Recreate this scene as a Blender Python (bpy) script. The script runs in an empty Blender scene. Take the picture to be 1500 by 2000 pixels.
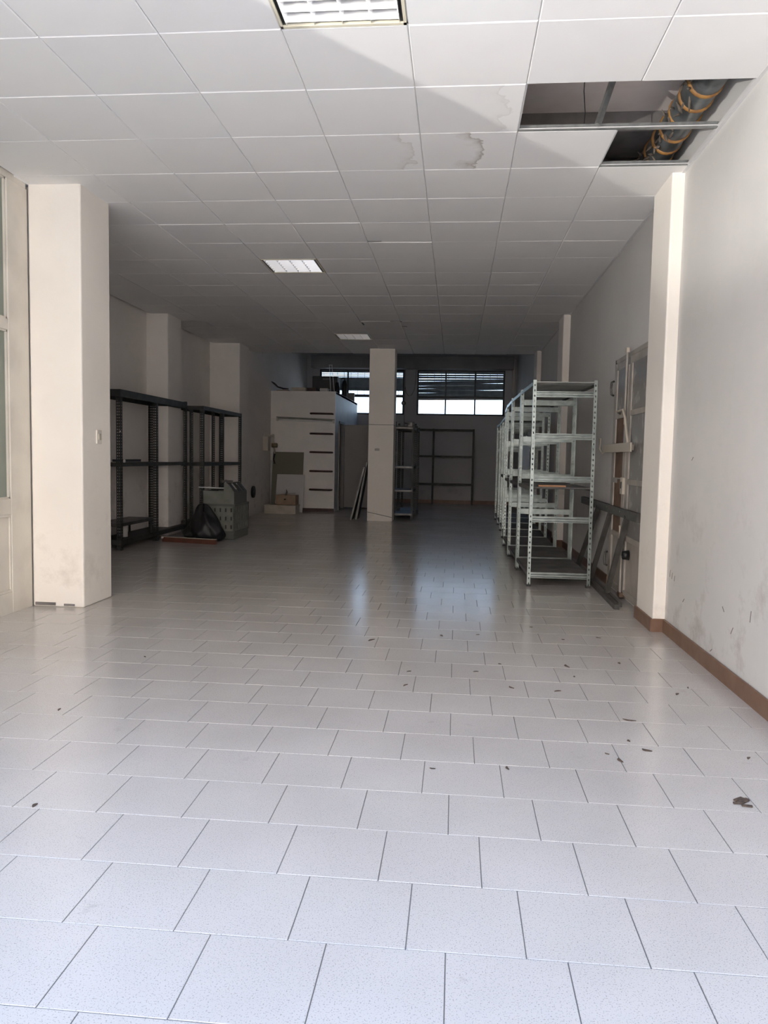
import bpy, bmesh, math, random
from mathutils import Vector, Matrix
random.seed(7)
sc = bpy.context.scene
COL = sc.collection

# ------------------------------------------------------------------ camera
CAM_Z = 1.228
F_PX, YAW, PITCH, ROLL = 1495.22, 0.0923061, -0.0726370, 0.0189709
f = Vector((-math.sin(YAW) * math.cos(PITCH), math.cos(YAW) * math.cos(PITCH), math.sin(PITCH)))
r = Vector((math.cos(YAW), math.sin(YAW), 0)); u = r.cross(f)
r2 = r * math.cos(ROLL) + u * math.sin(ROLL); u2 = u * math.cos(ROLL) - r * math.sin(ROLL)
cam = bpy.data.cameras.new('camera'); camo = bpy.data.objects.new('camera', cam); COL.objects.link(camo)
M = Matrix((r2, u2, -f)).transposed().to_4x4(); M.translation = (0, 0, CAM_Z)
camo.matrix_world = M
cam.sensor_fit = 'HORIZONTAL'; cam.sensor_width = 36; cam.lens = 36 * F_PX / 1500
cam.clip_start = 0.05; cam.clip_end = 200
sc.camera = camo

# ------------------------------------------------------------------ world, sun, exposure
w = bpy.data.worlds.new('sky'); sc.world = w; w.use_nodes = True
bg = w.node_tree.nodes['Background']
bg.inputs[1].default_value = 4.7
_N, _L = w.node_tree.nodes, w.node_tree.links            # clear sky: whiter at the horizon, blue overhead, the same all round
_tc = _N.new('ShaderNodeTexCoord'); _sp = _N.new('ShaderNodeSeparateXYZ'); _rp = _N.new('ShaderNodeValToRGB')
_L.new(_tc.outputs['Generated'], _sp.inputs[0]); _L.new(_sp.outputs['Z'], _rp.inputs[0]); _L.new(_rp.outputs[0], bg.inputs[0])
_e = _rp.color_ramp.elements
_e[0].position = 0.0; _e[0].color = (0.66, 0.78, 0.92, 1); _e[1].position = 0.75; _e[1].color = (0.33, 0.56, 1.0, 1)
_k = _e.new(0.35); _k.color = (0.44, 0.64, 1.0, 1)
sun = bpy.data.lights.new('sun', 'SUN'); suno = bpy.data.objects.new('sun', sun); COL.objects.link(suno)
sun.energy = 34; sun.angle = 0.009; sun.color = (1.0, 0.955, 0.90)
# high sun from behind the building, lighting the street and the house across it, never shining straight into the shop
suno.rotation_euler = Vector((-0.58, -0.38, -0.72)).to_track_quat('-Z', 'Y').to_euler()
# sunlight thrown up by a parked car's windscreen out in the street
gl = bpy.data.lights.new('windscreen_glint', 'SPOT'); glo = bpy.data.objects.new('windscreen_glint', gl); COL.objects.link(glo)
gl.energy = 1900; gl.color = (1.0, 0.97, 0.92); gl.shadow_soft_size = 0.02; gl.spot_size = math.radians(33); gl.spot_blend = 0.35
glo.location = (-5.55, -1.86, 0.75)
glo.rotation_euler = (Vector((0.2, 3.6, 4.3)) - glo.location).to_track_quat('-Z', 'Y').to_euler()
sc.view_settings.view_transform = 'Standard'; sc.view_settings.look = 'None'
sc.view_settings.gamma = 1; sc.view_settings.use_curve_mapping = False
sc.view_settings.exposure = 0.04
sc.cycles.max_bounces = 8; sc.cycles.diffuse_bounces = 6; sc.cycles.glossy_bounces = 4
sc.cycles.transparent_max_bounces = 12; sc.cycles.caustics_reflective = False; sc.cycles.caustics_refractive = False
sc.cycles.sample_clamp_indirect = 6

# ------------------------------------------------------------------ materials
def new_mat(name):
    m = bpy.data.materials.new(name); m.use_nodes = True
    return m, m.node_tree.nodes, m.node_tree.links, m.node_tree.nodes['Principled BSDF']

def mat(name, col, rough=0.6, metal=0.0, col2=None, scale=6.0, lo=0.4, hi=0.65, bump=0.0, bscale=80.0, spec=0.5, stretch=(1, 1, 1)):
    m, N, L, P = new_mat(name)
    P.inputs['Roughness'].default_value = rough; P.inputs['Metallic'].default_value = metal
    P.inputs['Specular IOR Level'].default_value = spec
    P.inputs['Base Color'].default_value = (*col, 1)
    if col2 or bump:
        g = N.new('ShaderNodeNewGeometry'); mp = N.new('ShaderNodeMapping'); mp.inputs['Scale'].default_value = stretch
        L.new(g.outputs['Position'], mp.inputs['Vector'])
    if col2:
        n = N.new('ShaderNodeTexNoise'); n.inputs['Scale'].default_value = scale; n.inputs['Detail'].default_value = 5
        L.new(mp.outputs[0], n.inputs['Vector'])
        rp = N.new('ShaderNodeValToRGB'); rp.color_ramp.elements[0].position = lo; rp.color_ramp.elements[1].position = hi
        rp.color_ramp.elements[0].color = (*col, 1); rp.color_ramp.elements[1].color = (*col2, 1)
        L.new(n.outputs['Fac'], rp.inputs[0]); L.new(rp.outputs[0], P.inputs['Base Color'])
    if bump:
        b = N.new('ShaderNodeBump'); b.inputs['Strength'].default_value = bump; b.inputs['Distance'].default_value = 0.004
        n2 = N.new('ShaderNodeTexNoise'); n2.inputs['Scale'].default_value = bscale; n2.inputs['Detail'].default_value = 4
        L.new(mp.outputs[0], n2.inputs['Vector']); L.new(n2.outputs['Fac'], b.inputs['Height']); L.new(b.outputs[0], P.inputs['Normal'])
    return m

def floor_mat():
    m, N, L, P = new_mat('floor_tile_speckled')
    g = N.new('ShaderNodeNewGeometry')
    n1 = N.new('ShaderNodeTexNoise'); n1.inputs['Scale'].default_value = 1.3; n1.inputs['Detail'].default_value = 6
    L.new(g.outputs['Position'], n1.inputs['Vector'])
    r1 = N.new('ShaderNodeValToRGB'); e = r1.color_ramp.elements
    e[0].position = 0.35; e[0].color = (0.50, 0.47, 0.44, 1); e[1].position = 0.7; e[1].color = (0.57, 0.54, 0.51, 1)
    L.new(n1.outputs['Fac'], r1.inputs[0])
    n2 = N.new('ShaderNodeTexNoise'); n2.inputs['Scale'].default_value = 260; n2.inputs['Detail'].default_value = 2
    L.new(g.outputs['Position'], n2.inputs['Vector'])
    r2 = N.new('ShaderNodeValToRGB'); e = r2.color_ramp.elements
    e[0].position = 0.33; e[0].color = (0.62, 0.60, 0.58, 1); e[1].position = 0.42; e[1].color = (1, 1, 1, 1)
    L.new(n2.outputs['Fac'], r2.inputs[0])
    mx = N.new('ShaderNodeMix'); mx.data_type = 'RGBA'; mx.blend_type = 'MULTIPLY'; mx.inputs['Factor'].default_value = 1
    L.new(r1.outputs[0], mx.inputs['A']); L.new(r2.outputs[0], mx.inputs['B'])
    # scuffs
    n3 = N.new('ShaderNodeTexNoise'); n3.inputs['Scale'].default_value = 4.5; n3.inputs['Detail'].default_value = 8; n3.inputs['Roughness'].default_value = 0.7
    L.new(g.outputs['Position'], n3.inputs['Vector'])
    r3 = N.new('ShaderNodeValToRGB'); e = r3.color_ramp.elements
    e[0].position = 0.64; e[0].color = (1, 1, 1, 1); e[1].position = 0.78; e[1].color = (0.72, 0.70, 0.68, 1)
    L.new(n3.outputs['Fac'], r3.inputs[0])
    m2 = N.new('ShaderNodeMix'); m2.data_type = 'RGBA'; m2.blend_type = 'MULTIPLY'; m2.inputs['Factor'].default_value = 1
    L.new(mx.outputs['Result'], m2.inputs['A']); L.new(r3.outputs[0], m2.inputs['B'])
    L.new(m2.outputs['Result'], P.inputs['Base Color'])
    P.inputs['Roughness'].default_value = 0.17; P.inputs['Specular IOR Level'].default_value = 0.5
    b = N.new('ShaderNodeBump'); b.inputs['Strength'].default_value = 0.08; b.inputs['Distance'].default_value = 0.001
    L.new(n2.outputs['Fac'], b.inputs['Height']); L.new(b.outputs[0], P.inputs['Normal'])
    return m

def wall_mat(name, base, dirt):
    """worn emulsion: blotches everywhere, scuffs and grey dirt patches of their own shape in the lowest metre"""
    m, N, L, P = new_mat(name)
    g = N.new('ShaderNodeNewGeometry')
    n1 = N.new('ShaderNodeTexNoise'); n1.inputs['Scale'].default_value = 1.6; n1.inputs['Detail'].default_value = 7
    L.new(g.outputs['Position'], n1.inputs['Vector'])
    r1 = N.new('ShaderNodeValToRGB'); e = r1.color_ramp.elements
    e[0].position = 0.35; e[0].color = (*[c * 0.93 for c in base], 1); e[1].position = 0.65; e[1].color = (*base, 1)
    L.new(n1.outputs['Fac'], r1.inputs[0])
    n2 = N.new('ShaderNodeTexNoise'); n2.inputs['Scale'].default_value = 3.2; n2.inputs['Detail'].default_value = 9; n2.inputs['Roughness'].default_value = 0.68
    L.new(g.outputs['Position'], n2.inputs['Vector'])
    r2 = N.new('ShaderNodeValToRGB'); e = r2.color_ramp.elements
    e[0].position = 0.53; e[0].color = (0, 0, 0, 1); e[1].position = 0.72; e[1].color = (1, 1, 1, 1)
    L.new(n2.outputs['Fac'], r2.inputs[0])
    sp = N.new('ShaderNodeSeparateXYZ'); L.new(g.outputs['Position'], sp.inputs[0])
    mr = N.new('ShaderNodeMapRange'); mr.inputs['From Min'].default_value = 0.3; mr.inputs['From Max'].default_value = 1.2
    mr.inputs['To Min'].default_value = 0.75; mr.inputs['To Max'].default_value = 0.12
    L.new(sp.outputs['Z'], mr.inputs['Value'])
    mu = N.new('ShaderNodeMath'); mu.operation = 'MULTIPLY'; L.new(r2.outputs[0], mu.inputs[0]); L.new(mr.outputs[0], mu.inputs[1])
    mx = N.new('ShaderNodeMix'); mx.data_type = 'RGBA'; L.new(mu.outputs[0], mx.inputs['Factor'])
    L.new(r1.outputs[0], mx.inputs['A']); mx.inputs['B'].default_value = (*dirt, 1)
    L.new(mx.outputs['Result'], P.inputs['Base Color'])
    P.inputs['Roughness'].default_value = 0.75; P.inputs['Specular IOR Level'].default_value = 0.25
    b = N.new('ShaderNodeBump'); b.inputs['Strength'].default_value = 0.25; b.inputs['Distance'].default_value = 0.003
    n4 = N.new('ShaderNodeTexNoise'); n4.inputs['Scale'].default_value = 45; n4.inputs['Detail'].default_value = 5
    L.new(g.outputs['Position'], n4.inputs['Vector']); L.new(n4.outputs['Fac'], b.inputs['Height']); L.new(b.outputs[0], P.inputs['Normal'])
    return m

def stain_mat(name, cx, cy, rad, k0=1.0):
    """ceiling board with a tide-mark: a ragged ring of brown-grey round a point in the board"""
    m, N, L, P = new_mat(name)
    g = N.new('ShaderNodeNewGeometry')
    n = N.new('ShaderNodeTexNoise'); n.inputs['Scale'].default_value = 9; n.inputs['Detail'].default_value = 6
    L.new(g.outputs['Position'], n.inputs['Vector'])
    v = N.new('ShaderNodeVectorMath'); v.operation = 'DISTANCE'; v.inputs[1].default_value = (cx, cy, 3.229)
    L.new(g.outputs['Position'], v.inputs[0])
    a = N.new('ShaderNodeMath'); a.operation = 'MULTIPLY_ADD'; a.inputs[1].default_value = 0.30; a.inputs[2].default_value = -0.15
    L.new(n.outputs['Fac'], a.inputs[0])
    s = N.new('ShaderNodeMath'); s.operation = 'ADD'; L.new(v.outputs['Value'], s.inputs[0]); L.new(a.outputs[0], s.inputs[1])
    rp = N.new('ShaderNodeValToRGB'); e = rp.color_ramp.elements
    base = (0.88, 0.865, 0.845, 1)
    e[0].position = max(0.0, rad - 0.10); e[0].color = (0.85, 0.835, 0.815, 1)
    e[1].position = rad + 0.012; e[1].color = base
    mixc = lambda c: tuple(b * (1 - k0) + q * k0 for b, q in zip(base, c)) + (1,)
    k = rp.color_ramp.elements.new(rad - 0.025); k.color = mixc((0.72, 0.69, 0.655))
    k = rp.color_ramp.elements.new(rad); k.color = mixc((0.52, 0.48, 0.43))
    L.new(s.outputs[0], rp.inputs[0]); L.new(rp.outputs[0], P.inputs['Base Color'])
    P.inputs['Roughness'].default_value = 0.8; P.inputs['Specular IOR Level'].default_value = 0.2
    return m

def glass_mat(name, tint, gloss=0.08):
    m, N, L, P = new_mat(name); N.remove(P)
    out = N['Material Output']
    t = N.new('ShaderNodeBsdfTransparent'); t.inputs[0].default_value = (*tint, 1)
    gs = N.new('ShaderNodeBsdfGlossy'); gs.inputs['Roughness'].default_value = 0.02
    fr = N.new('ShaderNodeFresnel'); fr.inputs['IOR'].default_value = 1.45
    mx = N.new('ShaderNodeMixShader'); L.new(fr.outputs[0], mx.inputs[0]); L.new(t.outputs[0], mx.inputs[1]); L.new(gs.outputs[0], mx.inputs[2])
    L.new(mx.outputs[0], out.inputs['Surface'])
    return m

WARM = (0.87, 0.82, 0.765)
m_wall = wall_mat('wall_emulsion', WARM, (0.44, 0.39, 0.34))
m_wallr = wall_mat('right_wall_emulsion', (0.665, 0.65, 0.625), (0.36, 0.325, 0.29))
m_pillar = wall_mat('pillar_emulsion', (0.90, 0.85, 0.775), (0.68, 0.62, 0.55))
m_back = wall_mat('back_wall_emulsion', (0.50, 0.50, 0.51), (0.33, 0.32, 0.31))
m_ceil = mat('ceiling_board', (0.88, 0.865, 0.845), 0.8, col2=(0.86, 0.845, 0.825), scale=2.0, bump=0.1, bscale=120, spec=0.2)
m_ceil2 = mat('ceiling_board_greyer', (0.855, 0.845, 0.83), 0.8, col2=(0.84, 0.825, 0.81), scale=2.0, bump=0.1, bscale=120, spec=0.2)
m_tbar = mat('ceiling_grid_steel', (0.72, 0.71, 0.70), 0.5, spec=0.3)
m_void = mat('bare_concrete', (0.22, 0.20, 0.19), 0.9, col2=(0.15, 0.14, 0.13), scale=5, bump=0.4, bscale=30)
m_slab = mat('plastered_slab', (0.92, 0.83, 0.77), 0.9, col2=(0.86, 0.76, 0.70), scale=4, bump=0.2, bscale=30)
m_floor = floor_mat()
m_grout = mat('grout', (0.13, 0.125, 0.12), 0.9)
m_base = mat('brown_baseboard_tile', (0.17, 0.090, 0.055), 0.45, col2=(0.22, 0.13, 0.085), scale=9, lo=0.3, hi=0.7)
m_cream = mat('cream_gloss_paint', (0.70, 0.66, 0.58), 0.4, col2=(0.62, 0.58, 0.51), scale=4, bump=0.08, bscale=30)
m_frost = mat('frosted_glass', (0.33, 0.37, 0.31), 0.30, col2=(0.29, 0.33, 0.28), scale=2, bump=0.05, bscale=200)
m_frost.node_tree.nodes['Principled BSDF'].inputs['Transmission Weight'].default_value = 0.25
m_galv = mat('galvanised_steel', (0.29, 0.325, 0.31), 0.34, 0.95, col2=(0.20, 0.228, 0.216), scale=14, lo=0.35, hi=0.65)
m_galvdeck = mat('dusty_galvanised_deck', (0.42, 0.43, 0.41), 0.5, 0.6, col2=(0.30, 0.31, 0.30), scale=5)
m_dusty = mat('dusty_grey_shelf', (0.17, 0.165, 0.155), 0.6, 0.2, col2=(0.12, 0.115, 0.108), scale=5)
m_rubber = mat('black_rubber', (0.02, 0.02, 0.02), 0.6)
m_rail = mat('dark_frame_steel', (0.10, 0.095, 0.088), 0.5, 0.3, col2=(0.07, 0.066, 0.06), scale=8)
m_dark = mat('dark_green_grey_steel', (0.030, 0.031, 0.027), 0.55, 0.2, col2=(0.052, 0.051, 0.045), scale=9)
m_dark2 = mat('worn_grey_steel', (0.16, 0.155, 0.145), 0.45, 0.5, col2=(0.09, 0.085, 0.08), scale=8)
m_white = mat('white_laminate', (0.82, 0.775, 0.73), 0.5, col2=(0.78, 0.735, 0.69), scale=3)
m_cubside = mat('grey_painted_board', (0.60, 0.60, 0.61), 0.55, col2=(0.54, 0.54, 0.55), scale=3)
m_leaf = mat('grey_door_leaf', (0.30, 0.285, 0.27), 0.5, col2=(0.27, 0.26, 0.245), scale=2)
m_rung = mat('rust_brown_bar', (0.07, 0.028, 0.02), 0.5, col2=(0.045, 0.02, 0.016), scale=20)
m_black = mat('black_plastic', (0.012, 0.012, 0.012), 0.45)
m_bag = mat('black_bin_bag', (0.010, 0.010, 0.011), 0.5, bump=0.6, bscale=25)
m_frame = mat('dark_window_steel', (0.045, 0.048, 0.052), 0.5)
m_slat = mat('grey_shutter_slat', (0.30, 0.32, 0.335), 0.5, col2=(0.24, 0.255, 0.27), scale=8)
m_glass = glass_mat('window_glass', (0.93, 0.96, 0.97))
m_box = mat('shutter_box_paint', (0.30, 0.295, 0.28), 0.6, col2=(0.26, 0.255, 0.245), scale=3)
m_crate = mat('grey_green_plastic', (0.20, 0.205, 0.175), 0.5, col2=(0.15, 0.155, 0.13), scale=8)
m_crateb = mat('dark_grey_green_plastic', (0.11, 0.115, 0.10), 0.5)
m_card = mat('brown_cardboard', (0.36, 0.26, 0.18), 0.85, col2=(0.30, 0.215, 0.15), scale=10)
m_paper = mat('off_white_card', (0.55, 0.50, 0.42), 0.8, col2=(0.45, 0.41, 0.34), scale=7)
m_greyw = mat('grey_white_panel', (0.58, 0.56, 0.54), 0.5)
m_olive = mat('olive_glass_sheet', (0.20, 0.19, 0.145), 0.06, spec=0.8)
m_wood = mat('raw_pine', (0.55, 0.30, 0.16), 0.7, col2=(0.44, 0.23, 0.12), scale=30, stretch=(1, 6, 6))
m_redwood = mat('red_brown_wood', (0.13, 0.045, 0.028), 0.55, col2=(0.09, 0.035, 0.022), scale=12)
m_beige = mat('beige_plastic', (0.50, 0.45, 0.37), 0.5)
m_door = mat('worn_cream_steel_door', (0.40, 0.37, 0.33), 0.5, col2=(0.29, 0.26, 0.225), scale=5, lo=0.4, hi=0.7, bump=0.1)
m_sheet = mat('grey_door_sheet', (0.21, 0.195, 0.18), 0.4, 0.1, col2=(0.36, 0.34, 0.315), scale=9, lo=0.55, hi=0.66)
m_rust = mat('rusty_primer', (0.17, 0.11, 0.075), 0.7, col2=(0.12, 0.075, 0.05), scale=9)
m_pipe = mat('tarred_grey_pipe', (0.15, 0.165, 0.17), 0.32, 0.3, col2=(0.075, 0.08, 0.08), scale=7, lo=0.4, hi=0.6)
m_orange = mat('orange_sealant', (0.40, 0.20, 0.05), 0.55, col2=(0.26, 0.12, 0.04), scale=15)
m_lint = mat('fibrous_lagging', (0.19, 0.155, 0.12), 0.95, col2=(0.10, 0.08, 0.065), scale=25, bump=0.8, bscale=60)
m_lamp = mat('white_lamp_enamel', (0.86, 0.85, 0.83), 0.35)
m_louvre = mat('satin_aluminium_louvre', (0.90, 0.89, 0.87), 0.32, 0.75)
m_lampy = mat('yellowed_reflector', (0.80, 0.74, 0.58), 0.3)
m_tube = mat('fluorescent_tube_glass', (0.85, 0.86, 0.84), 0.2)
m_street = mat('street_paving', (0.62, 0.60, 0.57), 0.9, col2=(0.57, 0.55, 0.525), scale=1.5)
m_facade = mat('cream_facade', (0.68, 0.60, 0.525), 0.9, col2=(0.63, 0.555, 0.485), scale=1)
m_yard = mat('white_yard_wall', (0.88, 0.83, 0.75), 0.9)
m_bluew = mat('pale_blue_plastic', (0.22, 0.27, 0.33), 0.5)
m_debris = mat('dry_leaf', (0.07, 0.05, 0.04), 0.8, col2=(0.12, 0.085, 0.06), scale=60)
m_brass = mat('tarnished_brass', (0.30, 0.25, 0.16), 0.4, 0.8)

# ------------------------------------------------------------------ mesh helpers
class MB:
    def __init__(s): s.v = []; s.f = []
    def add(s, vs, fs):
        o = len(s.v); s.v += [tuple(x) for x in vs]; s.f += [tuple(i + o for i in q) for q in fs]; return s
    def box(s, x0, x1, y0, y1, z0, z1):
        return s.add([(x0, y0, z0), (x1, y0, z0), (x1, y1, z0), (x0, y1, z0), (x0, y0, z1), (x1, y0, z1), (x1, y1, z1), (x0, y1, z1)],
                     [(0, 3, 2, 1), (4, 5, 6, 7), (0, 1, 5, 4), (1, 2, 6, 5), (2, 3, 7, 6), (3, 0, 4, 7)])
    def tbox(s, x0, x1, y0, y1, z0, z1, b):
        """slab with a chamfer b round its top edge"""
        return s.add([(x0, y0, z0), (x1, y0, z0), (x1, y1, z0), (x0, y1, z0), (x0, y0, z1 - b), (x1, y0, z1 - b), (x1, y1, z1 - b), (x0, y1, z1 - b),
                      (x0 + b, y0 + b, z1), (x1 - b, y0 + b, z1), (x1 - b, y1 - b, z1), (x0 + b, y1 - b, z1)],
                     [(0, 1, 5, 4), (1, 2, 6, 5), (2, 3, 7, 6), (3, 0, 4, 7), (4, 5, 9, 8), (5, 6, 10, 9), (6, 7, 11, 10), (7, 4, 8, 11), (8, 9, 10, 11), (0, 3, 2, 1)])
    def bar(s, a, b, w, t, up=(0, 0, 1)):
        """rectangular bar from a to b, w wide (across), t thick (along up)"""
        a = Vector(a); b = Vector(b); d = (b - a).normalized(); up = Vector(up)
        x = d.cross(up)
        if x.length < 1e-4: x = d.cross(Vector((1, 0, 0)))
        x.normalize(); z = x.cross(d)
        vs = [p + x * (i * w / 2) + z * (k * t / 2) for p in (a, b) for i, k in ((-1, -1), (1, -1), (1, 1), (-1, 1))]
        return s.add(vs, [(0, 1, 2, 3), (7, 6, 5, 4), (0, 4, 5, 1), (1, 5, 6, 2), (2, 6, 7, 3), (3, 7, 4, 0)])
    def tube(s, pts, rad, n=8, caps=True):
        pts = [Vector(p) for p in pts]; rr = rad if isinstance(rad, (list, tuple)) else [rad] * len(pts)
        rings = []; ref = None
        for i, p in enumerate(pts):
            d = ((pts[i + 1] if i + 1 < len(pts) else p) - (pts[i - 1] if i else p)).normalized()
            if ref is None or abs(ref.dot(d)) > 0.98:
                ref = Vector((0, 0, 1)) if abs(d.z) < 0.9 else Vector((1, 0, 0))
            x = d.cross(ref).normalized(); y = x.cross(d)
            rings.append([p + (x * math.cos(t) + y * math.sin(t)) * rr[i] for t in [2 * math.pi * k / n for k in range(n)]])
        o = len(s.v); s.v += [tuple(q) for ring in rings for q in ring]
        for i in range(len(pts) - 1):
            for k in range(n):
                s.f.append((o + i * n + k, o + i * n + (k + 1) % n, o + (i + 1) * n + (k + 1) % n, o + (i + 1) * n + k))
        if caps:
            s.f.append(tuple(o + k for k in range(n))[::-1]); s.f.append(tuple(o + (len(pts) - 1) * n + k for k in range(n)))
        return s
    def extrude(s, prof, a, b, xdir, zdir):
        """closed 2-D profile (along xdir, zdir) swept from a to b"""
        a = Vector(a); b = Vector(b); xd = Vector(xdir); zd = Vector(zdir); n = len(prof)
        vs = [p + xd * q[0] + zd * q[1] for p in (a, b) for q in prof]
        return s.add(vs, [tuple(range(n)), tuple(range(2 * n - 1, n - 1, -1))] + [(i, i + n, (i + 1) % n + n, (i + 1) % n) for i in range(n)])
    def mesh(s, name, m):
        me = bpy.data.meshes.new(name); me.from_pydata(s.v, [], s.f); me.validate()
        bm = bmesh.new(); bm.from_mesh(me); bmesh.ops.recalc_face_normals(bm, faces=bm.faces); bm.to_mesh(me); bm.free()
        if m: me.materials.append(m)
        return me
    def build(s, name, m, parent=None, smooth=False, bevel=0.0):
        me = s.mesh(name, m)
        if bevel:
            bm = bmesh.new(); bm.from_mesh(me)
            bmesh.ops.bevel(bm, geom=[e for e in bm.edges if len(e.link_faces) == 2 and e.calc_face_angle(0) > 0.6], offset=bevel, segments=2, affect='EDGES', profile=0.5)
            bm.to_mesh(me); bm.free()
        if smooth:
            for p in me.polygons: p.use_smooth = True
        return link(name, me, parent)

def link(name, data, parent=None, loc=None, rot=None):
    o = bpy.data.objects.new(name, data); COL.objects.link(o)
    if parent: o.parent = parent
    if loc: o.location = loc
    if rot: o.rotation_euler = rot
    return o
def tag(o, label=None, cat=None, group=None, kind=None):
    if label: o['label'] = label
    if cat: o['category'] = cat
    if group: o['group'] = group
    if kind: o['kind'] = kind
    return o
def empty(name, loc=(0, 0, 0), rz=0): return link(name, None, None, loc, (0, 0, rz))
def rel(root):
    """parts built in world coordinates under an empty: undo its transform"""
    bpy.context.view_layer.update()
    inv = root.matrix_world.inverted()
    for c in root.children: c.matrix_parent_inverse = inv
def struct(o, label=None): return tag(o, label, None, None, 'structure')

# ------------------------------------------------------------------ the setting
CZ = 3.229                                  # suspended ceiling
XR, XL, XP, XC = 1.53, -4.52, -3.29, -4.04  # right wall, left wall, glazed partition, left wall beyond third pillar
YF, YE, YB = 0.90, 15.10, 20.50             # shop front, end of suspended ceiling, back wall
SLAB, SLAB2 = 3.66, 3.95

# floor: grout bed, near tiles one by one, the rest joined
floor = MB().box(-4.6, 1.6, YF - 0.1, YB + 0.1, -0.12, -0.002).build('floor', m_grout); struct(floor)
T = 0.2995; tiles = []
for k in range(-4, 66):
    y0 = 1.829 + T * k
    off = (0.005 - 0.0997 * (k + 1)) % T
    for i in range(-17, 7):
        x0 = off + T * i
        if x0 + T < -4.5 or x0 > XR or y0 + T < YF or y0 > YB: continue
        cx, cy = x0 + T / 2, y0 + T / 2
        if y0 < 5.5 and cx < XP - 0.2: continue
        tiles.append((cx, cy))
def tile_seen(c):
    d = Vector((c[0], c[1], -CAM_Z)); z = d.dot(f)
    if z < 0.3: return None
    X, Y = 750 + F_PX * d.dot(r2) / z, 1000 - F_PX * d.dot(u2) / z
    return z if -120 < X < 1620 and Y < 2110 else None
seen = sorted([(tile_seen(c), c) for c in tiles if tile_seen(c)], key=lambda q: q[0])
near = set(c for z, c in seen[:296])
tme = MB().tbox(-T / 2 + 0.0013, T / 2 - 0.0013, -T / 2 + 0.0013, T / 2 - 0.0013, -0.008, 0.0, 0.0012).mesh('floor_tile', m_floor)
rest = MB()
for c in tiles:
    dz = random.uniform(-0.0004, 0.0004)
    if c in near: link('floor_tile', tme, floor, (c[0], c[1], dz))
    else:
        rest.tbox(c[0] - T / 2 + 0.0015, c[0] + T / 2 - 0.0015, c[1] - T / 2 + 0.0015, c[1] + T / 2 - 0.0015, -0.008, dz, 0.0012)
tag(rest.build('floor_tiles_beyond', m_floor, floor), kind='stuff')

# walls
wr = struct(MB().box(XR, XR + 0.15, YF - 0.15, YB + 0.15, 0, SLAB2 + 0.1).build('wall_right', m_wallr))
m_mark = mat('dark_scratch', (0.22, 0.19, 0.17), 0.8)
for y, z, dy, dz in ((5.54, 0.44, 0.012, 0.05), (5.49, 0.43, 0.012, 0.045), (5.43, 0.42, 0.01, 0.04), (5.20, 0.31, 0.03, 0.025), (4.45, 0.40, -0.03, 0.025), (4.30, 0.31, 0.03, 0.04), (5.15, 1.25, 0.03, 0.02), (4.05, 0.44, 0.01, 0.06), (4.62, 0.12, 0.03, 0.02)):
    MB().bar((XR - 0.001, y - dy / 2, z + dz / 2), (XR - 0.001, y + dy / 2, z - dz / 2), 0.003, 0.004, (0, 1, 0.2)).build('scratch', m_mark, wr)
wl = MB().box(XL - 0.15, XL, 5.80, 13.82, 0, SLAB2 + 0.1).box(XL - 0.15, XC, 13.82, YB + 0.15, 0, SLAB2 + 0.1)
wl.box(XL - 0.15, XP - 0.02, 5.74, 5.85, 0, SLAB2 + 0.1)
struct(wl.build('wall_left', m_wall))
struct(MB().box(-3.95, -3.80, YF - 0.15, 5.74, 0, SLAB2 + 0.1).build('wall_side_room', m_wall))
wf = MB().box(-12, XP, YF - 0.15, YF, 0, 6).box(XR, 9, YF - 0.15, YF, 0, 6).box(XP, XR, YF - 0.15, YF, 3.18, 6)
struct(wf.build('wall_front', m_facade))
# back wall round its two window openings
W1 = (-3.70, -1.42, 2.34, 3.53); W2 = (-1.08, 1.23, 2.34, 3.53)
bk = MB()
for x0, x1 in ((XC - 0.1, W1[0]), (W1[1], W2[0]), (W2[1], XR)): bk.box(x0, x1, YB, YB + 0.22, 0, SLAB2 + 0.1)
for W in (W1, W2):
    bk.box(W[0], W[1], YB, YB + 0.22, 0, W[2]); bk.box(W[0], W[1], YB, YB + 0.22, W[3], SLAB2 + 0.1)
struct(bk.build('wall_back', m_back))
# slab above the suspended ceiling, the beam between the first pillars, the end fascia
struct(MB().box(XL - 0.15, XR + 0.15, YF - 0.15, YE, SLAB, SLAB + 0.2).build('ceiling_slab', m_slab))
struct(MB().box(XL - 0.15, XR + 0.15, YE - 0.04, YB + 1.3, SLAB2, SLAB2 + 0.2).build('ceiling_rear', m_back))  # runs past the back wall as an added eave blocking sun at the windows
struct(MB().box(-4.6, XR, 5.66, 6.14, 3.525, SLAB).build('ceiling_beam', m_void))
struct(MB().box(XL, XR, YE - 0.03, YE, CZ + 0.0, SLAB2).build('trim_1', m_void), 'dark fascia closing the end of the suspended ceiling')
# dark sheet behind the beam stands in for the unlit far void
struct(MB().box(XL, XR, 6.45, 6.5, CZ + 0.03, SLAB).build('void_shade_sheet', m_void))

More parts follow.
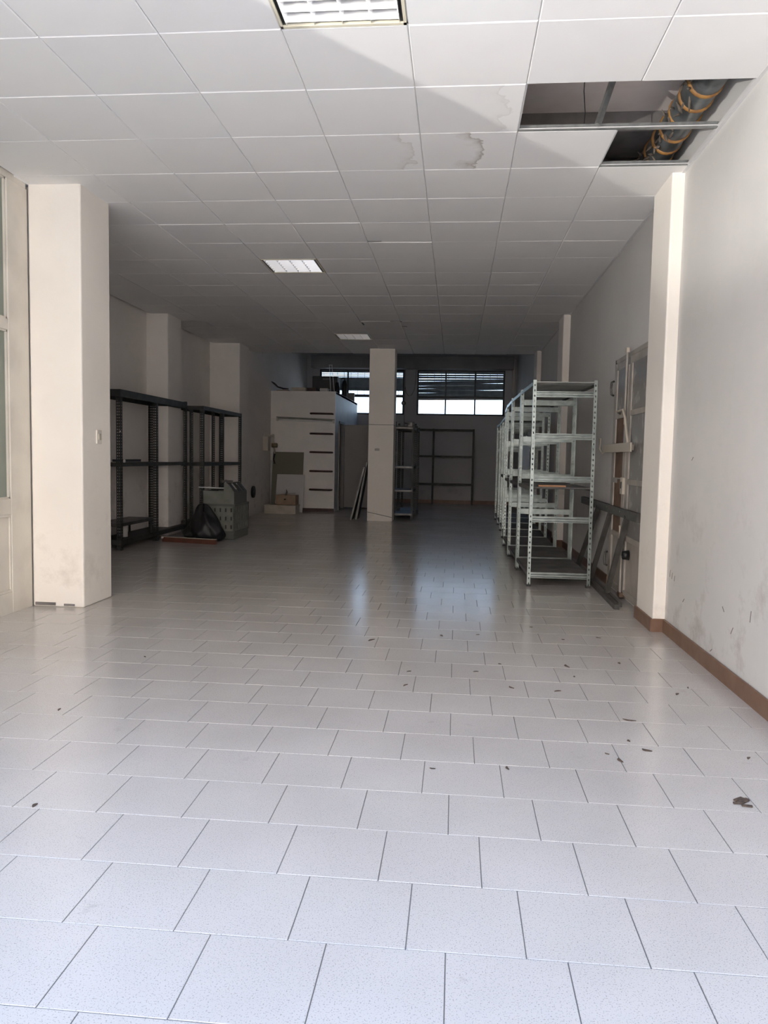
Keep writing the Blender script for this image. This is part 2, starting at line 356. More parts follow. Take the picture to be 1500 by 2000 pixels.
# pillars
def pillar(x0, x1, y0, y1, z1, label, m=m_pillar, bev=0.012):
    return struct(MB().box(x0, x1, y0, y1, 0, z1).build('pillar', m, None, False, bev), label)
pl = pillar(-3.285, -2.87, 5.68, 6.17, CZ + 0.02, 'wide cream pillar beside the glazed partition')
pillar(1.445, XR + 0.05, 5.63, 6.13, CZ + 0.02, 'shallow pilaster on the right wall in front of the steel door')
pillar(-4.60, -4.20, 10.90, 11.44, CZ + 0.01, 'second pillar on the left wall behind the dark shelving', m_wall)
pillar(-4.60, -3.96, 13.78, 14.40, SLAB2, 'third wider pillar on the left wall', m_wall)
pillar(1.435, XR + 0.05, 10.95, 11.45, CZ + 0.01, 'pale pilaster on the right wall behind the galvanised racks', m_wall)
pillar(1.445, XR + 0.05, 14.58, 15.05, CZ + 0.01, 'far pilaster on the right wall by the ceiling end', m_wall)
pc = empty('pillar', (-1.417, 14.62, 0)); struct(pc, 'free-standing square pillar in the middle of the room')
PX0, PX1, PY0, PY1 = -1.655, -1.178, 14.39, 14.86
MB().box(PX0, PX1, PY0, PY1, 0, 1.815).build('shaft', m_pillar, pc, False, 0.006)
MB().box(PX0, PX1, PY0, PY1, 1.822, CZ + 0.02).build('shaft', m_pillar, pc, False, 0.006)
MB().box(PX0 + 0.006, PX1 - 0.006, PY0 + 0.006, PY1 - 0.006, 1.80, 1.84).build('joint', m_grout, pc)
MB().bar((PX0 + 0.005, PY0 - 0.001, 0.170), (PX1 - 0.005, PY0 - 0.001, 0.076), 0.004, 0.010, (0, 0, 1)).build('crack', m_grout, pc)
MB().box(-1.53, -1.44, PY0 - 0.002, PY0 + 0.002, 1.33, 1.37).build('scuff', mat('grey_scuff', (0.52, 0.48, 0.44), 0.8), pc)
rel(pc)

# left pillar: broken plaster at its foot, light switch on its side
MB().box(-3.265, -3.10, 5.672, 5.684, 0.012, 0.035).build('broken_plaster', m_void, pl)
MB().box(-3.03, -2.945, 5.672, 5.684, 0.012, 0.028).build('broken_plaster', m_void, pl)
ls = empty('light_switch', (-2.865, 5.945, 1.34)); tag(ls, 'small cream light switch on the side of the wide left pillar', 'switch')
MB().box(-2.871, -2.859, 5.905, 5.985, 1.285, 1.395).build('plate', m_cream, ls, False, 0.003)
MB().box(-2.860, -2.853, 5.928, 5.962, 1.315, 1.365).build('rocker', m_beige, ls, False, 0.002)
rel(ls)

# skirting
def skirt(name, segs):
    b = MB()
    for s in segs: b.tbox(*s, 0, 0.095, 0.004)
    return struct(b.build(name, m_base))
skirt('baseboard_right', [(1.513, XR, YF, 5.63), (1.428, 1.445, 5.613, 6.13), (1.445, XR, 5.613, 5.63), (1.518, XR, 7.72, 10.95), (1.420, 1.435, 10.935, 11.45), (1.435, XR, 10.935, 10.95), (1.518, XR, 11.45, 14.58), (1.518, XR, 15.05, YB)])
skirt('baseboard_back', [(-2.6, XR, YB - 0.012, YB)])

# suspended ceiling: exposed grid and boards, three boards missing on the right
ceil = MB(); GX = lambda k: -0.275 + 0.6 * k; GY = lambda j: 3.7045 + 0.6 * j
for j in range(-5, 20):
    y = GY(j)
    if y < YF: continue
    xa = XP if y < 5.7 else XL
    ceil.box(xa, XR, y - 0.008, y + 0.008, CZ + 0.011, CZ + 0.016)
for k in range(-7, 4):
    x = GX(k)
    ya = YF if x > XP else 5.7
    if k == 2: ceil.box(x - 0.008, x + 0.008, ya, GY(1), CZ + 0.011, CZ + 0.016).box(x - 0.008, x + 0.008, GY(2), YE, CZ + 0.011, CZ + 0.016)
    else: ceil.box(x - 0.008, x + 0.008, ya, YE, CZ + 0.011, CZ + 0.016)
ceil.box(XR - 0.022, XR, YF, YE, CZ - 0.004, CZ + 0.02)          # wall angle on the right
ceil = ceil.build('ceiling', m_tbar); struct(ceil)
LAMPS = {(-1, -1), (-3, 7), (-3, 15)}; HOLES = {(1, 1), (2, 1), (2, 2)}
def board(x0, x1, y0, y1, m, k, j):
    g = 0.0012; b = 0.005
    me = MB().tbox(x0 + g, x1 - g, y0 + g, y1 - g, -0.0, 0.016, b)
    me.v = [(x, y, -z) for x, y, z in me.v]; me.f = [q[::-1] for q in me.f]
    cx, cy = (x0 + x1) / 2, (y0 + y1) / 2
    me.v = [(x - cx, y - cy, z) for x, y, z in me.v]
    o = me.build('ceiling_board', m, ceil)
    o.location = (cx, cy, CZ + 0.0160 + random.uniform(-0.0008, 0.0008))
    o.rotation_euler = (random.gauss(0, 0.0016), random.gauss(0, 0.0016), 0)
    return o
for k in range(-8, 3):
    for j in range(-5, 20):
        x0, x1, y0, y1 = GX(k), GX(k + 1), GY(j), GY(j + 1)
        xl = XP if y0 < 5.1 else XL
        x0 = max(x0, xl + 0.004); x1 = min(x1, XR - 0.004); y0 = max(y0, YF + 0.01); y1 = min(y1, YE)
        if x1 - x0 < 0.05 or y1 - y0 < 0.05 or (k, j) in LAMPS or (k, j) in HOLES: continue
        m = m_ceil if random.random() < 0.7 else m_ceil2
        if (k, j) == (0, 2): m = stain_mat('stained_board_wide', -0.33, 5.20, 0.46)
        if (k, j) == (-1, 2): m = stain_mat('stained_board_narrow', -0.95, 5.22, 0.62, 0.45)
        if (k, j) == (0, 1): m = stain_mat('stained_board_edge', -0.42, 4.62, 0.66, 0.3)
        o = board(x0, x1, y0, y1, m, k, j)
        if (k, j) in ((-3, 12), (-6, 12)):                       # boards that have dropped at their far edge
            o.rotation_euler.x = -0.030; o.location.z -= 0.006
        if (k, j) in ((-1, 6), (-2, 13)): o.location.z -= 0.004; o.rotation_euler.y += 0.006
# chipped board edges further in
for i, (x, y, dx, dy) in enumerate([(-0.81, 7.268, 0.13, 0.012), (-0.94, 11.52, 0.17, 0.03), (-0.90, 11.93, 0.20, 0.03), (-1.456, 11.70, 0.025, 0.22)]):
    MB().box(x - dx / 2, x + dx / 2, y - dy / 2, y + dy / 2, CZ - 0.004, CZ + 0.006).build('chipped_edge', m_void, ceil)
m_zinc = mat('dull_zinc', (0.36, 0.37, 0.36), 0.4, 0.7, col2=(0.28, 0.285, 0.28), scale=20)
for xa, j in ((0.325, 2), (0.925, 3)):
    MB().box(xa, XR - 0.02, GY(j) - 0.012, GY(j) + 0.012, CZ + 0.001, CZ + 0.005).box(xa, XR - 0.02, GY(j) - 0.0015, GY(j) + 0.0015, CZ + 0.005, CZ + 0.034).box(xa, XR - 0.02, GY(j) - 0.006, GY(j) + 0.006, CZ + 0.030, CZ + 0.036).build('cross_runner', m_zinc, ceil)
# hanger strut, rod and pipe inside the hole
MB().bar((0.80, 4.88, CZ + 0.02), (0.93, 4.95, SLAB), 0.03, 0.03).build('hanger_strut', m_zinc, ceil)
MB().tube([(0.74, 5.05, CZ + 0.02), (0.75, 5.06, 3.40), (0.735, 5.04, 3.52), (0.74, 5.05, SLAB)], 0.003, 6).build('hanger_wire', m_black, ceil)

pp = empty('drain_pipe', (1.385, 5.0, 3.33)); tag(pp, 'dark grey drain pipe with orange sealed joints above the missing ceiling boards', 'pipe')
pts = [(1.385 + 0.004 * math.sin(i * 1.3), 3.4 + i * 0.2, 3.435) for i in range(16)]
MB().tube(pts, 0.098, 20).build('pipe', m_pipe, pp, True)
for i in range(11):
    y = 4.08 + i * 0.215 + random.uniform(-0.02, 0.02)
    MB().tube([(1.385, y - 0.016, 3.435), (1.385, y - 0.006, 3.435), (1.385, y + 0.006, 3.435), (1.385, y + 0.016, 3.435)], [0.100, 0.108, 0.108, 0.100], 20).build('sealed_joint', m_orange, pp, True)
lg = MB()
for i in range(46):
    y = 4.1 + i * 0.046; a = math.radians(random.uniform(165, 250))
    c = Vector((1.385 + 0.103 * math.cos(a), y, 3.435 + 0.103 * math.sin(a)))
    d = Vector((random.uniform(-0.05, 0.02), random.uniform(-0.06, 0.06), random.uniform(-0.05, 0.03)))
    lg.tube([c - d * 0.6, c, c + d], [0.004, random.uniform(0.008, 0.016), 0.003], 5)
tag(lg.build('torn_lagging', m_lint, pp, True), kind='stuff')
rel(pp)

# glazed partition on the left
gp = empty('glazed_partition', (XP, 3.3, 0)); tag(gp, 'cream painted timber partition with frosted panes beside the wide pillar', None, None, 'structure')
def gbox(n, m, x0, x1, y0, y1, z0, z1, bev=0.0): return MB().box(x0, x1, y0, y1, z0, z1).build(n, m, gp, False, bev)
XB = XP - 0.06
ys = [YF + 0.02, 2.10, 3.22, 4.34, 5.66]
gbox('top_rail', m_cream, XB, XP, YF + 0.02, 5.66, 3.19, CZ + 0.01)
for i in range(4):
    ya = ys[i] + (0.09 if i else 0.0); yb = ys[i + 1] - (0.245 if i == 3 else 0.09)
    gbox('stile', m_cream, XB, XP, yb, ys[i + 1] + (0.09 if i < 3 else 0.018), 0, 3.19, 0.002)
    for z0, z1 in ((0.0, 0.16), (0.745, 0.86), (2.10, 2.18)): gbox('rail', m_cream, XB, XP - 0.002, ya, yb, z0, z1, 0.002)
    for z0, z1 in ((0.86, 2.10), (2.18, 3.19)):
        gbox('pane', m_frost, XP - 0.036, XP - 0.030, ya, yb, z0, z1)
        for za, zb in ((z0, z0 + 0.014), (z1 - 0.014, z1)): gbox('glazing_bead', m_cream, XP - 0.029, XP - 0.012, ya, yb, za, zb)
        for y_a, y_b in ((ya, ya + 0.014), (yb - 0.014, yb)): gbox('glazing_bead', m_cream, XP - 0.029, XP - 0.012, y_a, y_b, z0, z1)
    gbox('panel', m_cream, XP - 0.045, XP - 0.018, ya, yb, 0.16, 0.745)
    for za, zb in ((0.16, 0.18), (0.725, 0.745)): gbox('moulding', m_cream, XP - 0.018, XP - 0.006, ya, yb, za, zb, 0.003)
    for y_a, y_b in ((ya, ya + 0.02), (yb - 0.02, yb)): gbox('moulding', m_cream, XP - 0.018, XP - 0.006, y_a, y_b, 0.18, 0.725, 0.003)
rel(gp)

# ------------------------------------------------------------------ back wall: shutter box, windows, shutters
sb = MB().box(-3.88, 1.43, YB - 0.30, YB, 3.535, 3.86).build('trim_2', m_box, None, False, 0.006); struct(sb, 'long grey roller shutter box over both back windows')
def window(n, W, fan, drop, mull, transom):
    x0, x1, z0, z1 = W
    wo = empty('window_%d' % n, ((x0 + x1) / 2, YB + 0.1, z0)); struct(wo)
    b = lambda nm, m, *a, p=wo: MB().box(*a).build(nm, m, p)
    Y0, Y1 = YB + 0.05, YB + 0.10
    fr = MB().box(x0, x1, Y0, Y1, z0, z0 + 0.045).box(x0, x1, Y0, Y1, z1 - 0.04, z1).box(x0, x0 + 0.045, Y0, Y1, z0, z1).box(x1 - 0.045, x1, Y0, Y1, z0, z1)
    fr.build('frame', m_frame, wo)
    b('transom', m_frame, x0, x1, Y0 - 0.005, Y1, transom - 0.03, transom + 0.03)
    xs = [x0] + mull + [x1]
    for x in mull: b('mullion', m_frame, x - 0.02, x + 0.02, Y0 - 0.008, Y1, z0, z1)
    for a, c in zip(xs, xs[1:]):
        for za, zb in ((z0 + 0.04, transom - 0.03), (transom + 0.03, z1 - 0.04)):
            b('pane', m_glass, a + 0.02, c - 0.02, Y0 + 0.02, Y0 + 0.025, za, zb)
    sh = MB().box(x0, x1, YB + 0.15, YB + 0.19, z1 - 0.06, z1).build('shutter', m_slat, wo)
    ns = 11; zt, zbm = z1 - 0.06, drop; gap = (zt - zbm) / (ns - 1)
    for i in range(ns):
        t = i / (ns - 1); zc = zt + (zbm - zt) * t
        a = fan * min(1, t * 1.6) * (0.6 + 0.4 * math.sin(i * 2.1))
        s = MB().box(-(x1 - x0) / 2 - 0.02, (x1 - x0) / 2 + 0.02, -0.005, 0.005, -gap * (0.30 if i < 4 and n == 1 else 0.44 if i < 4 else 0.56), gap * (0.30 if i < 4 and n == 1 else 0.44 if i < 4 else 0.56)).build('slat', m_slat, sh)
        s.location = ((x0 + x1) / 2, YB + 0.175 + 0.014 * (i % 2), zc); s.rotation_euler = (0.15, -a, 0)
    s = MB().box(-(x1 - x0) / 2 - 0.02, (x1 - x0) / 2 + 0.02, -0.015, 0.015, -0.04, 0.04).build('bottom_bar', m_rust if n == 2 else m_slat, sh)
    s.location = ((x0 + x1) / 2, YB + 0.18, drop - 0.06); s.rotation_euler = (0, -fan * 0.35, 0)
    g = MB()
    k = 0; x = x0 + 0.08
    while x < x1: g.box(x - 0.006, x + 0.006, YB + 0.205, YB + 0.217, transom, z1); x += 0.185
    for z in (transom + 0.05, z0 + 0.85): g.box(x0, x1, YB + 0.204, YB + 0.218, z - 0.008, z + 0.008)
    g.build('security_grille', m_slat, wo)
    rel(wo)
    for c in wo.children:
        if c.name.startswith('shutter'):
            for q in c.children: q.matrix_parent_inverse = Matrix.Identity(4)
    return wo
window(1, W1, 0.003, 3.08, [-2.94, -2.18], 2.83)
window(2, W2, 0.030, 2.86, [-0.32, 0.455], 2.815)
# outside the back windows: a pale yard wall under the sky
struct(MB().box(-10, 8, 25.5, 25.7, -0.3, 2.3).build('wall_yard', m_yard))
struct(MB().box(-8, 6, YB + 0.22, 25.5, -0.3, -0.2).build('ground_yard', m_street))
# street in front of the shop and the house across it
struct(MB().box(-30, 30, -9, YF - 0.15, -0.14, -0.04).build('ground_street', m_street))
struct(MB().box(-30, 30, -9.3, -9, -0.1, 8.5).build('wall_across_street', m_facade))

cb = empty('shutter_cord', (-1.40, YB - 0.04, 2.0)); tag(cb, 'black shutter cord with round winder hanging between the back windows', 'cord')
MB().tube([(-1.405, YB - 0.02, 3.53), (-1.40, YB - 0.02, 2.9), (-1.41, YB - 0.02, 2.4), (-1.395, YB - 0.02, 1.95)], 0.007, 6).build('cord', m_black, cb)
MB().tube([(-1.40, YB - 0.02, 3.1), (-1.37, YB - 0.02, 2.93), (-1.30, YB - 0.02, 2.84), (-1.22, YB - 0.02, 2.86), (-1.15, YB - 0.02, 3.0), (-1.12, YB - 0.02, 3.25), (-1.11, YB - 0.02, 3.53)], 0.006, 6).build('slack_loop', m_black, cb)
MB().tube([(-1.425, YB - 0.06, 2.645), (-1.425, YB, 2.645)], 0.062, 16).build('winder', m_black, cb)
MB().tube([(-1.425, YB - 0.075, 2.645), (-1.425, YB - 0.05, 2.645)], 0.022, 12).build('hub', m_dark2, cb)
rel(cb)
rp = empty('rain_pipe', (1.46, 20.42, 0)); tag(rp, 'grey vertical waste pipe in the far right corner', 'pipe')
MB().tube([(1.45, 20.42, 0), (1.45, 20.42, 3.72), (1.46, 20.45, 3.80), (1.47, 20.45, 3.85)], 0.045, 12).build('pipe', m_greyw, rp, True)
for z in (1.2, 2.6): MB().tube([(1.45, 20.42, z), (1.45, 20.42, z + 0.05)], 0.052, 12).build('bracket', m_dark2, rp)
rel(rp)

# ------------------------------------------------------------------ recessed ceiling lamps
def ceiling_lamp(k, j, label):
    x0, x1, y0, y1 = GX(k) + 0.004, GX(k + 1) - 0.004, GY(j) + 0.004, GY(j + 1) - 0.004
    o = empty('ceiling_lamp', ((x0 + x1) / 2, (y0 + y1) / 2, CZ)); tag(o, label, 'lamp', 'recessed louvred ceiling lamps')
    ho = MB().box(x0, x1, y0, y1, CZ + 0.095, CZ + 0.10).box(x0, x0 + 0.006, y0, y1, CZ + 0.012, CZ + 0.10).box(x1 - 0.006, x1, y0, y1, CZ + 0.012, CZ + 0.10).box(x0, x1, y0, y0 + 0.006, CZ + 0.012, CZ + 0.10).box(x0, x1, y1 - 0.006, y1, CZ + 0.012, CZ + 0.10)
    ho.build('housing', m_lampy, o)
    b = 0.020
    MB().box(x0, x1, y0, y0 + b, CZ - 0.002, CZ + 0.012).box(x0, x1, y1 - b, y1, CZ - 0.002, CZ + 0.012).box(x0, x0 + 0.012, y0, y1, CZ - 0.002, CZ + 0.012).box(x1 - 0.014, x1, y0, y1, CZ - 0.002, CZ + 0.012).build('frame', m_lampy, o)
    MB().box(x0 + 0.012, x0 + 0.026, y0 + b, y1 - b, CZ + 0.006, CZ + 0.05).build('dark_gap', m_black, o); MB().box(x1 - 0.028, x1 - 0.014, y0 + b, y1 - b, CZ + 0.006, CZ + 0.05).build('dark_gap', m_black, o)
    n = 7; xa, xb = x0 + 0.030, x1 - 0.032
    for i in range(n):
        y = y0 + 0.05 + i * (y1 - y0 - 0.10) / (n - 1)
        MB().extrude([(0, 0.0), (0.014, 0.040), (0.0, 0.048), (-0.014, 0.040)], (xa, y, CZ), (xb, y, CZ), (0, 1, 0), (0, 0, 1)).build('louvre_blade', m_louvre, o)
    for i in range(5):
        x = xa + (xb - xa) * i / 4
        MB().extrude([(0, -0.002), (0.016, 0.05), (-0.016, 0.05)], (x, y0 + 0.02, CZ), (x, y1 - 0.02, CZ), (1, 0, 0), (0, 0, 1)).build('divider', m_louvre, o)
    for i in range(4):
        x = xa + (xb - xa) * (i + 0.5) / 4
        MB().tube([(x, y0 + 0.02, CZ + 0.070), (x, y1 - 0.02, CZ + 0.070)], 0.013, 10).build('tube', m_tube, o, True)
    rel(o)
ceiling_lamp(-1, -1, 'nearest recessed ceiling lamp cut by the top edge, its louvre showing')
ceiling_lamp(-3, 7, 'middle recessed ceiling lamp with white louvre, left of the centre line')
ceiling_lamp(-3, 15, 'farthest recessed ceiling lamp just in front of the free-standing pillar')

# ------------------------------------------------------------------ slotted angle posts
def angle_post(name, h, wd, pitch, hw, hh, m, t=0.002, two=False):
    """L-shaped upright with punched slots, corner at the origin, legs along +x and +y"""
    bm = bmesh.new(); cols = [0, (wd - hw) / 2, (wd + hw) / 2, wd] if not two else [0, wd * .22, wd * .22 + hw, wd * .78 - hw, wd * .78, wd]
    hol = {1} if not two else {1, 3}
    rows = [0]; n = int(h / pitch)
    for i in range(n):
        c = (i + 0.5) * pitch; rows += [c - hh / 2, c + hh / 2]
    rows.append(h)
    for leg in (0, 1):
        g = [[bm.verts.new((c, 0, z) if leg == 0 else (0, c, z)) for c in cols] for z in rows]
        for i in range(len(rows) - 1):
            for k in range(len(cols) - 1):
                if k in hol and i % 2 == 1: continue
                bm.faces.new((g[i][k], g[i][k + 1], g[i + 1][k + 1], g[i + 1][k]))
    bmesh.ops.remove_doubles(bm, verts=bm.verts, dist=1e-5)
    bmesh.ops.recalc_face_normals(bm, faces=bm.faces)
    bmesh.ops.solidify(bm, geom=bm.faces[:], thickness=t)
    me = bpy.data.meshes.new(name); bm.to_mesh(me); bm.free(); me.materials.append(m)
    return me
CORNER = {(0, 0): 0, (1, 0): math.pi / 2, (1, 1): math.pi, (0, 1): -math.pi / 2}   # (right?, back?) -> turn

# galvanised racks: seven of them in a row along the right wall
RW, RL = 0.60, 1.112
post_g = angle_post('post', 1.975, 0.032, 0.050, 0.011, 0.019, m_galv)
foot_g = MB().box(-0.003, 0.040, -0.003, 0.040, 0, 0.022).mesh('foot', m_rubber)
rib = [(0, 0), (0.018, 0.001), (0.018, 0.007), (0.002, 0.012), (0.002, 0.018), (0.018, 0.023), (0.018, 0.032), (0.002, 0.037), (0.002, 0.043), (0.018, 0.048), (0.018, 0.056), (-0.004, 0.056), (-0.004, 0)]
beam_s = MB().extrude([(-a, b) for a, b in rib], (0.034, 0, 0), (RW - 0.034, 0, 0), (0, 1, 0), (0, 0, 1)).mesh('beam', m_galv)
dk = MB()
for i in range(4):
    ya = 0.012 + i * (RL - 0.024) / 4; yb = ya + (RL - 0.024) / 4 - 0.003
    dk.box(0.012, RW - 0.012, ya, yb, 0.040, 0.046)
    for q in range(3):
        yy = ya + 0.04 + q * 0.09; dk.extrude([(0, 0), (0.012, -0.012), (0.03, -0.012), (0.042, 0)], (0.02, yy, 0.040), (RW - 0.02, yy, 0.040), (0, 1, 0), (0, 0, 1))
deck_g = dk.mesh('shelf', m_galvdeck)
def rack(x, y, rz, label, levels, zs=1.0, mid=False):
    o = empty('galvanised_rack', (x, y, 0), rz); tag(o, label, 'rack', 'galvanised racks along the right wall')
    for (a, b), t in CORNER.items():
        p = link('post', post_g, o, (a * RW, b * RL, 0.004), (0, 0, t)); p.scale = (1, 1, zs)
        link('foot', foot_g, o, (a * RW, b * RL, 0), (0, 0, t))
    for z in levels:
        link('cross_rail', beam_s, o, (0, 0.010, z)); link('cross_rail', beam_s, o, (RW, RL - 0.010, z), (0, 0, math.pi))
    for z in [levels[0] + 0.05, levels[-1] + 0.148] + ([0.962] if mid else []):
        s = link('shelf', deck_g if z > 1.5 else deck_d, o, (0, 0, z - 0.046))
        link('side_lip', lip_g if z > 1.5 else lip_d, s, (0.004, 0, 0)); link('side_lip', lip_g if z > 1.5 else lip_d, s, (RW - 0.004, 0, 0))
    return o
deck_d = dk.mesh('shelf', m_dusty)
lip_g = MB().box(-0.003, 0.003, 0.036, RL - 0.036, 0.012, 0.046).mesh('side_lip', m_galv); lip_d = MB().box(-0.003, 0.003, 0.036, RL - 0.036, 0.012, 0.046).mesh('side_lip', m_dusty)
RK = [(0.712, 7.43), (0.690, 8.60), (0.676, 9.77), (0.690, 10.90), (0.738, 12.06), (0.768, 13.23), (0.792, 14.40), (0.800, 15.53)]
RN = ['nearest', 'second nearest', 'third nearest', 'middle', 'third farthest', 'second farthest', 'farthest']
for i in range(7):
    (xa, ya), (xb, yb) = RK[i], RK[i + 1]
    lv = [0.085, 0.625, 1.012, 1.417, 1.815] if i < 4 else [0.085, 0.60, 0.97, 1.36, 1.728]
    rack(xa, ya, -(xb - xa) / (yb - ya), 'empty galvanised five-tier rack, %s of the row along the right wall' % RN[i], lv, 1.0 if i < 4 else 0.955, i in (0, 1, 2, 4))
tag(MB().box(0.80, 1.06, 7.50, 7.545, 0.964, 0.981).build('wood_offcut', m_wood, None, False, 0.003), 'short strip of raw pine lying on the dark middle shelf of the nearest rack', 'wood')
# plastic sheet hung over the middle rack's rail
mb = MB(); nx = 9
for sgn, z0 in ((-1, 1.08), (1, 1.22)):
    for i in range(nx - 1):
        xa_, xb_ = 0.87 + 0.15 * i / (nx - 1), 0.87 + 0.15 * (i + 1) / (nx - 1); ya_ = 10.91 + sgn * 0.026 + 0.006 * math.sin(i * 1.7); 
        mb.box(xa_, xb_, ya_ - 0.003, ya_ + 0.003, z0 + 0.02 * math.sin(i), 1.480)
mb.box(0.87, 1.02, 10.875, 10.945, 1.478, 1.484)
tag(mb.build('plastic_sheet', m_bluew), 'pale blue plastic sheet hung over an upper rail in the row of galvanised racks', 'sheet')

# steel frame leaning on the wall between the nearest rack and the pilaster
lf = empty('leaning_steel_frame', (1.44, 7.5, 0)); tag(lf, 'dark steel frame with slanting uprights leaning on the right wall behind the nearest rack', 'frame')
B = lambda y: (1.375 + 0.012 * (y - 6.9), y, 0.03); 
TT = lambda y: (1.495, y, 0.745)
MB().bar((1.352, 6.40, 0.022), (1.40, 9.0, 0.022), 0.042, 0.042).build('bottom_rail', m_rail, lf)
MB().bar((1.402, 6.52, 0.022), (1.43, 8.95, 0.022), 0.03, 0.042).build('bottom_rail', m_rail, lf)
MB().bar((1.497, 6.36, 0.765), (1.497, 9.15, 0.765), 0.045, 0.075).build('top_rail', m_rail, lf)
for yb, yt in ((6.99, 6.80), (7.83, 7.50), (8.66, 8.14)):
    MB().bar((1.383, yb, 0.04), (1.492, yt, 0.745), 0.045, 0.040, (1, 0, 0)).build('upright', m_rail, lf)
for y in (7.0, 7.6): MB().tube([(1.468, y, 0.775), (1.480, y, 0.775)], 0.012, 8).build('bolt', m_galv, lf)
rel(lf)

# ------------------------------------------------------------------ steel double door in the right wall
dr = empty('door_1', (1.53, 6.98, 0)); struct(dr, 'worn cream steel double door with bar latch in the right wall')
def db(n, m, x0, x1, y0, y1, z0, z1, bev=0.0, p=None): return MB().box(x0, x1, y0, y1, z0, z1).build(n, m, p or dr, False, bev)
db('door_frame', m_door, 1.512, 1.545, 7.60, 7.66, 0, 2.19); db('door_frame', m_door, 1.512, 1.545, 6.20, 7.66, 2.15, 2.19)
for nm, (ya, yb) in (('leaf', (7.01, 7.60)), ('leaf', (6.20, 6.99))):
    lfm = db(nm, m_door, 1.516, 1.535, ya, yb, 0.02, 2.15)
    for y0_, y1_ in ((ya, ya + 0.11), (yb - 0.11, yb)): db('stile', m_door, 1.500, 1.517, y0_, y1_, 0.02, 2.08, 0.004, lfm)
    for z in (0.52, 1.02, 1.62, 0.04): db('rail', m_door, 1.502, 1.517, ya, yb, z, z + 0.05, 0.004, lfm)
    db('sheet', m_rust if ya > 7 else m_sheet, 1.512, 1.518, ya + 0.11, yb - 0.11, 0.57, 1.62, 0, lfm)
    db('sheet', m_sheet, 1.511, 1.518, ya + 0.11, yb - 0.11, 1.67, 2.08, 0, lfm)
MB().tube([(1.485, 7.02, 1.55), (1.485, 7.02, 2.20)], 0.011, 8).build('bolt_rod', m_door, dr); db('bolt_head', m_beige, 1.472, 1.500, 7.0, 7.04, 2.185, 2.225, 0.004)
MB().tube([(1.485, 6.93, 0.03), (1.485, 6.93, 0.62)], 0.011, 8).build('bolt_rod', m_door, dr)
db('bolt_socket', m_rust, 1.47, 1.512, 6.88, 6.98, 0.02, 0.06)
br = db('bar_latch', m_beige, 1.455, 1.468, 6.62, 7.84, 1.305, 1.385, 0.003)
MB().tube([(1.461, 7.84, 1.31), (1.461, 7.90, 1.30), (1.455, 7.98, 1.34), (1.455, 8.0, 1.45)], 0.012, 8).build('hook', m_beige, br, True)
for y in (6.75, 7.45): db('bracket', m_beige, 1.468, 1.516, y, y + 0.03, 1.32, 1.37)
MB().tube([(1.50, 7.30, 1.66), (1.455, 7.20, 1.675), (1.45, 6.95, 1.675), (1.452, 6.85, 1.60), (1.455, 6.78, 1.45), (1.46, 6.74, 1.385)], 0.011, 8).build('lever', m_beige, dr, True)
MB().tube([(1.50, 6.96, 0.52), (1.46, 6.90, 0.52), (1.452, 6.86, 0.55), (1.452, 6.87, 0.66)], 0.013, 8).build('lever', m_beige, dr, True)
db('lock_box', m_beige, 1.478, 1.512, 6.98, 7.08, 0.93, 1.08, 0.004); db('lock_box', m_rust, 1.485, 1.512, 7.10, 7.24, 0.95, 1.06, 0.004)
db('keyhole_plate', m_black, 1.474, 1.480, 7.015, 7.045, 0.98, 1.04)
MB().tube([(1.515, 6.78, 0.41), (1.46, 6.78, 0.41)], [0.045, 0.035], 14).build('door_knob', m_black, dr, True)
for y, z in ((7.72, 1.93), (7.72, 0.26)):
    MB().tube([(1.52, y, z - 0.07), (1.495, y, z - 0.06), (1.49, y, z), (1.495, y, z + 0.06), (1.52, y, z + 0.07)], 0.010, 8).build('hinge_loop', m_dark2, dr, True)
rel(dr)

# ------------------------------------------------------------------ dark slotted shelving on the left
post_d = angle_post('post', 1.975, 0.058, 0.036, 0.010, 0.018, m_dark, 0.003, True)
def deck(o, name, poly, z, lip=0.055, m=None):
    """sheet with folded lip; poly counter-clockwise"""
    mb = MB(); n = len(poly)
    mb.add([(x, y, z) for x, y in poly] + [(x, y, z - 0.004) for x, y in poly], [tuple(range(n)), tuple(range(2 * n - 1, n - 1, -1))] + [(i, i + n, (i + 1) % n + n, (i + 1) % n) for i in range(n)])
    s = mb.build(name, m or m_dark, o)
    lp = MB()
    for i in range(n):
        a, b = Vector((*poly[i], z - lip / 2)), Vector((*poly[(i + 1) % n], z - lip / 2))
        lp.bar(a, b, 0.004, lip)
    lp.build('folded_lip', m or m_dark, s)
    return s
def fix(o):
    rel(o)
    for c in o.children:
        for q in c.children: q.matrix_parent_inverse = Matrix.Identity(4)

s1 = empty('slotted_shelving', (-4.2, 10.2, 0)); tag(s1, 'long dark slotted-angle shelving bay against the left wall, nearest the wide pillar', 'shelf', 'dark slotted shelving')
for x, y, t, hs in ((-4.10, 9.08, math.pi / 2, 1.0), (-4.10, 10.22, math.pi / 2, 1.0), (-4.10, 11.42, math.pi, 1.012), (-4.46, 9.08, 0, 1.0), (-4.46, 10.86, -math.pi / 2, 1.0)):
    p = link('post', post_d, s1, (x, y, 0), (0, 0, t)); p.scale.z = hs
P1 = [(-4.46, 9.08), (-4.10, 9.08), (-4.10, 10.22), (-4.10, 11.42), (-4.19, 11.42), (-4.19, 10.86), (-4.46, 10.86)]
deck(s1, 'shelf', P1, 1.985, 0.09); deck(s1, 'shelf', P1, 1.085, 0.045); deck(s1, 'shelf', P1, 0.13, 0.06)
P2 = [(-4.46, 9.10), (-4.11, 9.10), (-4.11, 10.12), (-4.46, 10.12)]
deck(s1, 'shelf', P2, 0.335, 0.04, m_dark2)
